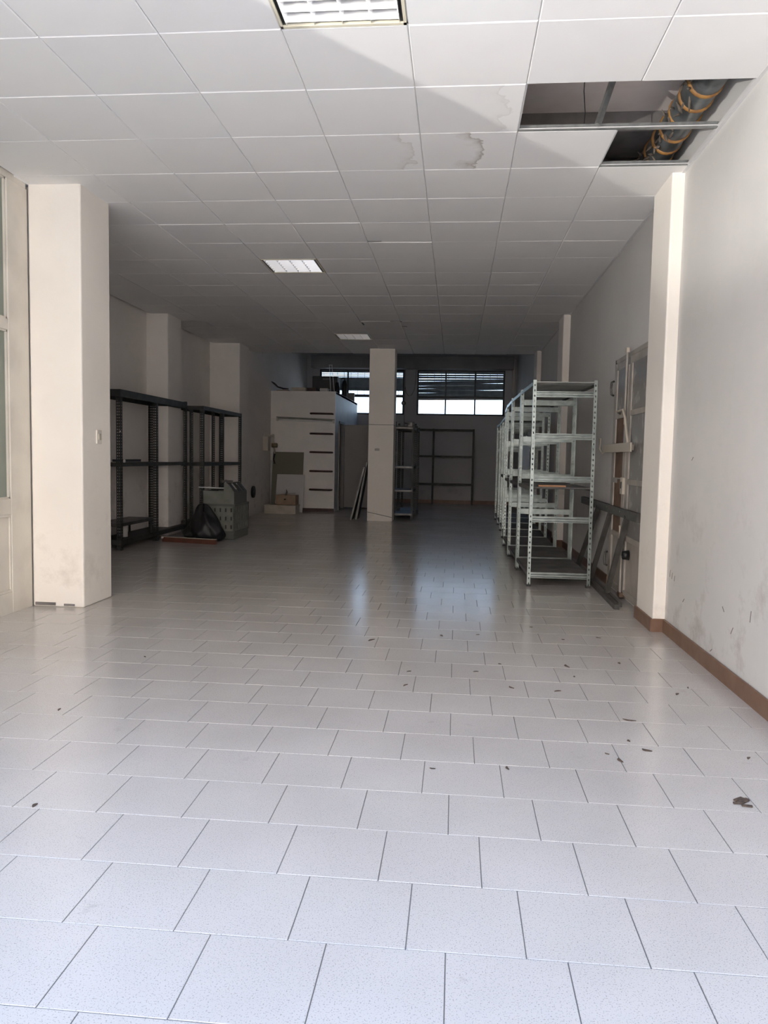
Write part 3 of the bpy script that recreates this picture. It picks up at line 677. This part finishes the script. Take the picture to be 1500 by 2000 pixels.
for x in (-4.44, -4.13): MB().box(x - 0.012, x + 0.012, 10.09, 10.11, 0.13, 0.33).build('bracket', m_dark, s1)
MB().bar((-4.085, 8.85, 1.115), (-4.085, 9.62, 1.115), 0.03, 0.03).build('loose_bar', m_black, s1)
MB().tube([(-4.07, 9.10, 1.11), (-4.055, 9.10, 1.11)], 0.020, 10).build('bolt_cap', m_white, s1); MB().tube([(-4.095, 9.05, 1.47), (-4.085, 9.05, 1.47)], 0.010, 8).build('bolt_cap', m_white, s1)
fix(s1)
gc = empty('paint_tin', (-4.24, 9.45, 0.134)); tag(gc, 'grey cylindrical tin on the bottom shelf beside the wide pillar', 'tin')
MB().tube([(-4.24, 9.45, 0.134), (-4.24, 9.45, 0.295)], 0.06, 16).build('body', m_greyw, gc, True); MB().tube([(-4.24, 9.45, 0.295), (-4.24, 9.45, 0.303)], 0.063, 16).build('lid', m_dark2, gc)
rel(gc)
s2 = empty('slotted_shelving', (-4.05, 12.5, 0)); tag(s2, 'lower dark slotted-angle shelving bay behind the plastic crate', 'shelf', 'dark slotted shelving')
for x, y, t in ((-3.87, 11.49, math.pi / 2), (-3.87, 12.50, math.pi / 2), (-3.87, 13.60, math.pi), (-4.10, 11.52, 0), (-4.07, 12.50, 0), (-4.27, 13.60, -math.pi / 2)):
    p = link('post', post_d, s2, (x, y, 0), (0, 0, t)); p.scale.z = 0.985
P3 = [(-4.27, 11.49), (-3.87, 11.49), (-3.87, 13.60), (-4.27, 13.60)]
deck(s2, 'shelf', P3, 1.945, 0.06); deck(s2, 'shelf', P3, 1.075, 0.05); deck(s2, 'shelf', P3, 0.16, 0.06)
fix(s2)

# shelving behind the free-standing pillar and against the back wall
post_t = angle_post('post', 1.905, 0.042, 0.040, 0.009, 0.016, m_dark, 0.003)
def bay(label, x0, x1, y0, y1, levels, h=1.905, lipm=None):
    o = empty('slotted_shelving', ((x0 + x1) / 2, (y0 + y1) / 2, 0)); tag(o, label, 'shelf', 'dark slotted shelving')
    for (a, b), t in CORNER.items():
        p = link('post', post_t, o, (x1 if a else x0, y1 if b else y0, 0), (0, 0, t)); p.scale.z = h / 1.905
    for z in levels:
        s = deck(o, 'shelf', [(x0, y0), (x1, y0), (x1, y1), (x0, y1)], z, 0.04)
        if lipm: MB().box(x0 + 0.02, x1 - 0.02, y0 - 0.006, y0, z - 0.03, z).build('edge_strip', lipm, s)
    fix(o); return o
bay('narrow dark shelving bay just right of the free-standing pillar', -1.20, -0.82, 14.88, 15.78, [0.12, 0.58, 1.04, 1.80], 1.905, m_dark2)
bay('narrow dark shelving bay standing behind the first one at the free-standing pillar', -1.18, -0.80, 15.82, 16.75, [0.12, 1.02, 1.80], 1.86)
bk2 = empty('slotted_shelving', (-0.35, 20.2, 0)); tag(bk2, 'wide open dark shelving frame standing against the back wall under the window', 'shelf', 'dark slotted shelving')
for x in (-1.14, -0.58, 0.46):
    link('post', post_t, bk2, (x, 20.06, 0), (0, 0, math.pi / 2 if x > -1 else 0)).scale.z = 1.035
    link('post', post_t, bk2, (x, 20.40, 0), (0, 0, math.pi if x > -1 else -math.pi / 2)).scale.z = 1.035
for z in (1.965, 1.275, 0.545): deck(bk2, 'shelf', [(-1.14, 20.06), (0.46, 20.06), (0.46, 20.40), (-1.14, 20.40)], z, 0.05)
fix(bk2)
# bits of shelving lying on top of the first bay
for i, (a, b, lab) in enumerate([((-1.17, 14.95, 1.816), (-0.86, 15.05, 1.816), 'short grey steel angle lying on the first bay by the pillar, front piece'),
                                 ((-1.15, 15.25, 1.816), (-0.84, 15.12, 1.816), 'short grey steel angle lying on the first bay by the pillar, rear piece')]):
    mb = MB().bar(a, b, 0.03, 0.024); tag(mb.build('steel_angle', m_dark2), lab, 'metal bar')
cl = empty('clamp', (-0.90, 14.95, 1.83)); tag(cl, 'small steel clamp on the top shelf right of the pillar', 'clamp')
MB().box(-0.95, -0.86, 14.92, 14.98, 1.802, 1.90).build('jaw', m_dark2, cl, False, 0.01); MB().tube([(-0.91, 14.90, 1.86), (-1.02, 14.90, 1.88)], 0.014, 8).build('handle', m_dark2, cl)
rel(cl)

# boards leaning on the pillar's left side
for i, (y, xb, hz, lab) in enumerate([(14.42, -1.955, 1.02, 'dark steel shelf with a bright edge leaning on the free-standing pillar, outer one'), (14.56, -1.87, 1.12, 'dark steel shelf leaning on the free-standing pillar, inner one')]):
    o = empty('leaning_shelf', (xb, y, 0)); tag(o, lab, 'shelf board', 'shelf boards leaning on the pillar')
    top = (PX0 - 0.025 - 0.03 * (1 - i), y, hz)
    MB().bar((xb, y + 0.15, 0.012), (top[0], y + 0.15, hz), 0.42, 0.012, (1, 0, 0)).build('sheet', m_dark, o)
    MB().bar((xb - 0.006, y - 0.07, 0.012), (top[0] - 0.006, y - 0.07, hz), 0.022, 0.032, (1, 0, 0)).build('folded_edge', m_dark2, o)
    MB().bar((xb + 0.52 * (top[0] - xb) - 0.022, y - 0.068, hz * 0.52), (top[0] - 0.022, y - 0.068, hz * 0.99), 0.024, 0.004, (1, 0, 0)).build('bright_edge', m_galv, o)
    rel(o)

# ------------------------------------------------------------------ white cubicle at the back left
cu = empty('cubicle', (-3.33, 16.45, 0)); tag(cu, 'white boxed-in cubicle with climbing rungs in the back left corner', 'cubicle')
def cbx(n, m, *a, bev=0.0, p=None): return MB().box(*a).build(n, m, p or cu, False, bev)
CX0, CX1, CY0, CY1, CH = -4.035, -2.62, 16.45, 20.12, 2.60
cbx('front_panel', m_white, CX0, CX1, CY0, CY0 + 0.06, 0.07, 1.995); cbx('front_panel', m_white, CX0, CX1, CY0, CY0 + 0.06, 2.0, CH)
cbx('plinth', m_rung, -3.30, CX1 - 0.01, CY0 + 0.01, CY0 + 0.06, 0, 0.07)
cbx('roof', m_white, CX0, CX1, CY0 + 0.06, CY1, CH - 0.05, CH - 0.005)
sd = MB().box(CX1 - 0.06, CX1, CY0 + 0.06, 16.98, 0.0, CH).box(CX1 - 0.06, CX1, 16.98, 17.76, 1.99, CH).box(CX1 - 0.06, CX1, 17.76, CY1, 0, CH)
sd.build('side_panel', m_cubside, cu)
jb = MB().box(CX1 - 0.065, CX1 + 0.02, 16.98, 17.03, 0, 1.99).box(CX1 - 0.065, CX1 + 0.02, 17.72, 17.77, 0, 1.99).box(CX1 - 0.065, CX1 + 0.02, 16.98, 17.77, 1.94, 1.99)
jb.build('door_frame', m_leaf, cu)
dl = cbx('door_leaf', m_leaf, CX1 + 0.025, -1.86, 17.74, 17.78, 0.02, 1.94, bev=0.003)
MB().tube([(-1.95, 17.73, 0.98), (-1.95, 17.69, 0.98), (-2.05, 17.69, 0.98)], 0.010, 8).build('handle', m_dark2, dl)
cbx('interior_wall', m_leaf, CX0, CX1 - 0.06, 18.4, 18.45, 0, CH - 0.06)
for z in (2.118, 1.688, 1.290, 0.882, 0.482):
    rg = MB().tube([(-3.14, CY0 + 0.01, z), (-3.14, CY0 - 0.09, z), (-3.10, CY0 - 0.11, z), (-2.71, CY0 - 0.11, z - 0.003), (-2.67, CY0 - 0.09, z - 0.003), (-2.67, CY0 + 0.01, z - 0.003)], 0.020, 8)
    rg.build('climbing_rung', m_rung, cu, True)
rel(cu)
for c in cu.children:
    for q in c.children: q.matrix_parent_inverse = Matrix.Identity(4)

bl = empty('batten_lamp', (-3.25, 16.38, 1.97)); tag(bl, 'unlit fluorescent batten lamp hung aslant on the white cubicle', 'lamp')
MB().bar((-3.89, 16.40, 2.025), (-2.63, 16.40, 1.985), 0.07, 0.035).build('housing', m_crate, bl)
MB().tube([(-3.86, 16.385, 1.98), (-2.66, 16.385, 1.942)], 0.018, 10).build('tube', m_tube, bl, True)
for x, z in ((-3.875, 1.995), (-2.645, 1.957)): MB().box(x - 0.015, x + 0.015, 16.36, 16.43, z - 0.045, z + 0.025).build('end_cap', m_beige, bl)
rel(bl)

# things stored on the cubicle roof
TZ = CH
o = empty('equipment_case', (-2.95, 17.2, TZ)); tag(o, 'black rectangular case standing on the cubicle roof', 'case')
MB().box(-3.30, -2.72, 17.35, 17.75, TZ, 3.02).build('body', m_black, o, False, 0.015); MB().box(-3.06, -2.90, 17.34, 17.36, 2.94, 2.965).build('handle', m_dark2, o); rel(o)
o = empty('black_machine', (-2.70, 16.9, TZ)); tag(o, 'lumpy black machine part beside the black case on the cubicle roof', 'machine')
MB().tube([(-2.69, 17.15, TZ), (-2.69, 17.15, 2.72), (-2.70, 17.15, 2.80), (-2.70, 17.15, 2.86)], [0.055, 0.06, 0.045, 0.035], 14).build('body', m_black, o, True)
MB().tube([(-2.69, 17.05, 2.66), (-2.69, 17.26, 2.66)], 0.04, 12).build('drum', m_black, o, True); rel(o)
o = empty('gas_cylinder', (-2.70, 18.0, TZ)); tag(o, 'slim black cylinder with a valve standing at the cubicle roof edge', 'cylinder')
MB().tube([(-2.70, 18.3, TZ), (-2.70, 18.3, 2.62), (-2.70, 18.3, 2.92), (-2.70, 18.3, 2.99), (-2.70, 18.3, 3.02)], [0.062, 0.066, 0.066, 0.045, 0.02], 16).build('cylinder', m_black, o, True)
MB().tube([(-2.70, 18.3, 3.02), (-2.70, 18.3, 3.05), (-2.73, 18.3, 3.075), (-2.78, 18.3, 3.05)], 0.014, 8).build('valve', m_black, o, True); rel(o)
o = empty('plastic_strip', (-2.78, 16.6, TZ)); tag(o, 'two thin white plastic strips standing up from the cubicle roof corner', 'plastic strip')
for a, b in (((-2.755, 16.62, TZ), (-2.79, 16.62, 3.18)), ((-2.67, 16.6, TZ), (-2.735, 16.62, 3.18))): MB().bar(a, b, 0.012, 0.008).build('strip', m_lamp, o)
MB().bar((-2.80, 16.62, 3.18), (-2.725, 16.62, 3.18), 0.012, 0.012).build('link', m_lamp, o)
rel(o)
FL = [('cardboard_sheet', m_card, -3.80, 0.26, 16.65, 0.03, 'flattened brown cardboard piece at the left of the cubicle roof'),
      ('paper_stack', m_paper, -3.44, 0.32, 16.62, 0.085, 'pile of greyish papers at the front edge of the cubicle roof'),
      ('cloth_bundle', m_rung, -3.15, 0.20, 16.60, 0.075, 'dark red folded cloth on the cubicle roof edge'),
      ('paper_roll', m_greyw, -2.885, 0.17, 16.60, 0.07, 'white folded paper at the right of the cubicle roof edge')]
for n, m, x, wdt, y, hgt, lab in FL:
    mb = MB(); random.seed(len(lab))
    k = max(1, int(hgt / 0.014))
    for i in range(k):
        dx = random.uniform(-0.010, 0.010); z0 = TZ + i * hgt / k; mb.box(x - wdt / 2 + dx, x + wdt / 2 + dx, y - 0.12, y + 0.12 + dx, z0, z0 + hgt / k - 0.002)
    tag(mb.build(n, m), lab, n.split('_')[0])
tag(MB().tube([(-4.10 + 0.07, 16.47, 2.80), (-3.97, 16.49, 2.76), (-3.90, 16.52, 2.69), (-3.78, 16.53, 2.655), (-3.66, 16.50, 2.648)], [0.008, 0.022, 0.016, 0.018, 0.010], 7).build('dry_branch', m_rung, None, True), 'dark dry stick sticking up at the left corner of the cubicle roof', 'stick')
tag(MB().box(-2.93, -2.68, 19.95, 20.02, TZ - 0.005, 2.86).build('upright_board', m_leaf), 'grey brown board standing at the rear of the cubicle roof by the window', 'board')

# leaning sheets and boxes in front of the cubicle
o = MB().bar((-3.63, 16.22, 0.0), (-3.63, 16.43, 1.28), 0.68, 0.008, (0, 1, 0)).build('glass_sheet', m_olive); tag(o, 'olive tinted glass sheet leaning on the white cubicle', 'glass sheet')
o = MB().bar((-3.53, 16.02, 0.0), (-3.53, 16.24, 0.80), 0.60, 0.018, (0, 1, 0)).build('leaning_white_board', m_greyw, None, False, 0.004); tag(o, 'white square board leaning in front of the olive glass', 'board')  # plain leaning board of unknown use
o = empty('long_box', (-3.59, 15.75, 0)); tag(o, 'long low off-white cardboard box on the floor by the cubicle', 'box')
MB().box(-3.93, -3.27, 15.52, 15.92, 0.0, 0.175).build('body', m_paper, o, False, 0.004); MB().box(-3.935, -3.265, 15.515, 15.925, 0.150, 0.182).build('lid', m_paper, o, False, 0.003); rel(o)
o = empty('small_carton', (-3.50, 15.75, 0.182)); tag(o, 'small open brown carton on top of the long off-white box', 'box')
mb = MB()
x0, x1, y0, y1, z0, z1 = -3.70, -3.28, 15.56, 15.86, 0.183, 0.385
mb.box(x0, x1, y0, y0 + 0.006, z0, z1).box(x0, x1, y1 - 0.006, y1, z0, z1).box(x0, x0 + 0.006, y0, y1, z0, z1).box(x1 - 0.006, x1, y0, y1, z0, z1).box(x0, x1, y0, y1, z0, z0 + 0.006)
mb.build('body', m_card, o)
MB().bar((x0 + 0.01, y0 + 0.02, z1 + 0.0), (x1 - 0.02, y0 + 0.08, z1 + 0.045), 0.10, 0.006).build('flap', m_card, o)
MB().box(-3.525, -3.485, y0 - 0.003, y0 + 0.002, 0.285, 0.315).build('hand_hole', m_black, o); rel(o)
o = tag(MB().tube([(-3.52, 15.66, 0.35), (-3.49, 15.68, 0.45), (-3.50, 15.68, 0.50)], [0.03, 0.015, 0.006], 8).build('scrap_metal', m_dark2, None, True), 'small grey scrap sticking out of the brown carton', 'scrap')

# meter box, valve and pipes on the left wall by the cubicle
o = empty('meter_box', (XC, 15.95, 1.3)); tag(o, 'beige meter box with valve and black hose on the left wall by the cubicle', 'meter')
MB().box(XC - 0.005, XC + 0.11, 15.80, 16.02, 1.30, 1.60).build('case', m_beige, o, False, 0.006)
MB().tube([(XC + 0.03, 15.85, 1.63), (XC + 0.08, 16.1, 1.63), (XC + 0.11, 16.30, 1.62)], 0.016, 8).build('pipe', m_beige, o, True)
MB().tube([(XC + 0.10, 16.30, 1.66), (XC + 0.10, 16.30, 1.42), (XC + 0.12, 16.32, 1.34), (XC + 0.13, 16.33, 1.24)], 0.022, 8).build('pipe', m_beige, o, True)
MB().tube([(XC + 0.07, 16.30, 1.42), (XC + 0.19, 16.30, 1.42)], 0.05, 14).build('valve_wheel', m_brass, o, True)
MB().tube([(XC + 0.13, 16.33, 1.24), (XC + 0.10, 16.34, 1.12), (XC + 0.13, 16.34, 1.02)], 0.018, 8).build('hose', m_black, o, True)
MB().tube([(XC + 0.036, 16.40, 1.10), (XC + 0.036, 16.40, 0.0)], 0.022, 8).build('riser', m_greyw, o, True)
rel(o)
o = empty('wall_outlet', (XC, 14.95, 0.45)); tag(o, 'black round vent mouth on the left wall behind the crate', 'vent')
MB().tube([(XC - 0.005, 15.0, 0.47), (XC + 0.035, 15.0, 0.47)], 0.12, 18).build('ring', m_black, o); MB().tube([(XC + 0.03, 15.0, 0.47), (XC + 0.045, 15.0, 0.47)], [0.09, 0.06], 18).build('grille', m_dark2, o); rel(o)

# plastic crate on the left with a grey casing on it, bag, wood strip
cr = empty('plastic_crate', (-3.36, 11.0, 0)); tag(cr, 'grey green slotted plastic crate on the floor in front of the lower dark shelving', 'crate')
x0, x1, y0, y1, z1 = -3.60, -3.125, 10.62, 11.34, 0.505
def slotted_wall(a, b, zb, zt, nx, nz, name):
    """wall with rows of upright slots, 12 mm thick"""
    a, b = Vector((*a, 0)), Vector((*b, 0)); L = (b - a).length; d = (b - a) / L
    bm = bmesh.new(); xs = [0]; cell = L / nx
    for i in range(nx): xs += [cell * (i + 0.36), cell * (i + 0.64)]
    xs.append(L); zs = [zb]; ch = (zt - zb) / nz
    for i in range(nz): zs += [zb + ch * (i + 0.27), zb + ch * (i + 0.73)]
    zs.append(zt)
    g = [[bm.verts.new(tuple(a + d * x + Vector((0, 0, z)))) for x in xs] for z in zs]
    for i in range(len(zs) - 1):
        for k in range(len(xs) - 1):
            if i % 2 and k % 2: continue
            bm.faces.new((g[i][k], g[i][k + 1], g[i + 1][k + 1], g[i + 1][k]))
    bm.normal_update(); bmesh.ops.recalc_face_normals(bm, faces=bm.faces)
    bmesh.ops.solidify(bm, geom=bm.faces[:], thickness=0.012)
    me = bpy.data.meshes.new(name); bm.to_mesh(me); bm.free(); me.materials.append(m_crate)
    return link(name, me, cr)
for a, b, nx in (((x0, y0), (x1, y0), 6), ((x1, y0), (x1, y1), 6), ((x1, y1), (x0, y1), 6), ((x0, y1), (x0, y0), 6)):
    slotted_wall(a, b, 0.12, 0.48, nx, 3, 'slotted_side')
MB().box(x0 - 0.006, x1 + 0.006, y0 - 0.006, y1 + 0.006, 0, 0.12).build('base', m_crateb, cr, False, 0.012)
rm = MB().box(x0 - 0.015, x1 + 0.015, y0 - 0.015, y0 + 0.012, 0.475, z1).box(x0 - 0.015, x1 + 0.015, y1 - 0.012, y1 + 0.015, 0.475, z1).box(x0 - 0.015, x0 + 0.012, y0, y1, 0.475, z1).box(x1 - 0.012, x1 + 0.015, y0, y1, 0.475, z1)
rm.build('rim', m_crateb, cr)
for x, y in ((x0, y0), (x1, y0), (x1, y1), (x0, y1)): MB().box(x - 0.012, x + 0.012, y - 0.012, y + 0.012, 0.1, 0.48).build('corner_post', m_crateb, cr)
MB().box(x0 + 0.02, x1 - 0.02, y0 + 0.02, y1 - 0.02, 0.12, 0.44).build('contents', m_dark, cr)
rel(cr)
ca = empty('machine_casing', (-3.36, 10.9, 0.505)); tag(ca, 'grey sloping machine casing resting on the plastic crate', 'casing')
b0 = MB()
prof = [(-3.58, 0.506), (-3.13, 0.506), (-3.13, 0.675), (-3.235, 0.805), (-3.275, 0.805), (-3.275, 0.69), (-3.58, 0.69)]
n = len(prof); b0.add([(x, 10.63, z) for x, z in prof] + [(x, 10.645, z) for x, z in prof], [tuple(range(n)), tuple(range(2 * n - 1, n - 1, -1))] + [(i, i + n, (i + 1) % n + n, (i + 1) % n) for i in range(n)])
b0.build('end_plate', m_crate, ca); b0 = MB(); b0.add([(x, 11.28, z) for x, z in prof] + [(x, 11.295, z) for x, z in prof], [tuple(range(n)), tuple(range(2 * n - 1, n - 1, -1))] + [(i, i + n, (i + 1) % n + n, (i + 1) % n) for i in range(n)])
b0.build('end_plate', m_crate, ca)
MB().box(-3.145, -3.13, 10.645, 11.28, 0.506, 0.675).build('side_plate', m_crateb, ca); MB().box(-3.58, -3.565, 10.645, 11.28, 0.506, 0.69).build('side_plate', m_crateb, ca)
for y in (10.70, 10.93, 11.16): MB().bar((-3.14, y + 0.05, 0.68), (-3.24, y + 0.05, 0.80), 0.10, 0.012, (1, 0, 1)).build('slat', m_dark, ca)
MB().box(-3.275, -3.235, 10.645, 11.28, 0.79, 0.805).build('ridge', m_dark, ca)
MB().box(-3.56, -3.28, 10.65, 11.27, 0.507, 0.64).build('tray', m_black, ca)
rel(ca)
o = empty('hand_tool', (-3.30, 10.75, 0.7)); tag(o, 'grey metal clamp lying on the machine casing', 'tool')
MB().tube([(-3.30, 10.80, 0.64), (-3.30, 10.80, 0.79), (-3.30, 10.80, 0.85)], [0.03, 0.028, 0.012], 10).build('spindle', m_galvdeck, o, True); MB().box(-3.36, -3.20, 10.78, 10.82, 0.80, 0.84).build('jaw', m_dark2, o, False, 0.006); rel(o)
for i, (a, b, lab) in enumerate([((-3.68, 10.72, 0.735), (-3.30, 10.80, 0.725), 'flat grey strip lying across the casing, sticking out left'), ((-3.62, 10.95, 0.71), (-3.32, 10.9, 0.70), 'shorter dark strip lying in the casing tray')]):
    tag(MB().bar(a, b, 0.05, 0.014).build('metal_strip', m_galvdeck if i == 0 else m_dark2), lab, 'metal strip')
# black bag: a slumped sack
def sack(cx, cy, rx, ry, h, name, lean=0.0):
    bm = bmesh.new(); bmesh.ops.create_uvsphere(bm, u_segments=40, v_segments=26, radius=1)
    rnd = random.Random(4); ph = [rnd.uniform(0, 6.28) for _ in range(8)]
    for v in bm.verts:
        a = math.atan2(v.co.y, v.co.x); t = (v.co.z + 1) / 2; z = t
        rad = math.sqrt(max(0, 1 - v.co.z ** 2)) ** 0.55 * (1.0 - 0.50 * max(0, t - 0.25) / 0.75)
        k = rad * (1 + 0.10 * math.sin(3 * a + ph[0] + 4 * z) + 0.07 * math.sin(5 * a + ph[1] - 7 * z) + 0.045 * math.sin(11 * a + ph[2] + 9 * z) + 0.03 * math.sin(17 * a + 14 * z + ph[4]))
        top = h * z * (1 + 0.14 * math.sin(2 * a + ph[3]) * z + 0.05 * math.sin(6 * a + ph[5]) * z)
        v.co = Vector((cx + rx * k * math.cos(a) + lean * z, cy + ry * k * math.sin(a), top))
    me = bpy.data.meshes.new(name); bm.to_mesh(me); bm.free(); me.materials.append(m_bag)
    for p in me.polygons: p.use_smooth = True
    return link(name, me)
tag(sack(-3.38, 10.34, 0.24, 0.20, 0.46, 'bin_bag', -0.10), 'slumped black bin bag in front of the plastic crate', 'bag')
tag(sack(-3.80, 10.78, 0.13, 0.16, 0.17, 'rag_heap'), 'low black heap on the floor left of the bin bag', 'rag').data.materials[0] = m_dark
ws = empty('wood_strip', (-3.57, 10.1, 0)); tag(ws, 'red brown wooden strip with a pale top edge on the floor before the bin bag', 'wood')
MB().bar((-3.99, 10.17, 0.032), (-3.19, 10.00, 0.032), 0.05, 0.064).build('strip', m_redwood, ws); MB().bar((-3.99, 10.17, 0.067), (-3.19, 10.00, 0.067), 0.052, 0.006).build('top_edge', m_paper, ws)
MB().tube([(-3.985, 10.14, 0.06), (-3.99, 10.12, 0.06)], 0.014, 8).build('knob', m_white, ws); rel(ws)

# ------------------------------------------------------------------ litter on the floor
random.seed(21)
LT = [(-1.82, 4.36), (-0.55, 4.99), (-0.06, 5.21), (0.13, 4.36), (-0.25, 4.30), (-0.25, 4.02), (0.30, 4.55), (0.55, 4.05), (0.70, 4.54), (0.70, 4.34), (0.88, 3.64), (0.79, 3.36), (0.24, 2.98), (-0.05, 2.95), (1.24, 3.23), (0.86, 3.26), (1.03, 5.34), (0.77, 5.25), (0.59, 5.61), (-1.84, 3.38), (-1.42, 2.43), (0.67, 3.20), (0.71, 3.12), (1.19, 4.09), (-1.76, 8.05), (1.29, 4.22), (0.34, 4.07), (0.17, 5.29), (1.02, 4.67)]
for i, (x, y) in enumerate(LT):
    L_ = random.uniform(0.018, 0.042) if i not in (10, 1, 8) else 0.06; W_ = L_ * random.uniform(0.18, 0.45); a = random.uniform(0, 3.14)
    pts = []; nn = 7
    for q in range(nn):
        t = q / (nn - 1); pts.append((t * L_, 0.3 * L_ * math.sin(t * 2.2) + W_ * math.sin(math.pi * t) * 0.5 + 0.001))
    pts += [(t * L_, 0.3 * L_ * math.sin(t * 2.2) - W_ * math.sin(math.pi * t) * 0.5 - 0.001) for t in [q / (nn - 1) for q in range(nn - 1, -1, -1)]]
    ca_, sa_ = math.cos(a), math.sin(a)
    mb = MB(); n = len(pts)
    P_ = [(p * ca_ - q * sa_, p * sa_ + q * ca_) for p, q in pts]
    mb.add([(p, q, 0.0004) for p, q in P_] + [(p, q, 0.0035) for p, q in P_], [tuple(range(n)), tuple(range(2 * n - 1, n - 1, -1))] + [(k, k + n, (k + 1) % n + n, (k + 1) % n) for k in range(n)])
    o = mb.build('leaf_fragment', m_debris); o.location = (x * 1.0, y, 0.0002)
    tag(o, {10: 'long curled dark leaf near the baseboard, right of the other floor litter', 1: 'long thin dark leaf on the floor left of the centre', 24: 'lone dark leaf fragment far back on the left part of the floor', 0: 'lone dark leaf fragment on the floor at mid left', 20: 'dark leaf fragment nearest the camera at the left edge of the floor', 19: 'dark speck of leaf at the left, between the lone fragment and the left edge'}.get(i, 'small dry dark leaf fragment scattered on the right half of the floor'), 'leaf', 'leaf fragments on the floor')
mb = MB()
for i in range(6):
    x, y = random.uniform(-0.03, 0.03), random.uniform(-0.035, 0.035); mb.bar((x - 0.02, y - 0.01, 0.003), (x + 0.015, y + random.uniform(-0.02, 0.02), 0.004), 0.012, 0.005)
o = mb.build('crushed_leaf', m_debris); o.location = (1.05, 2.81, 0.0); tag(o, 'larger crushed dark leaf near the right edge of the floor', 'leaf')
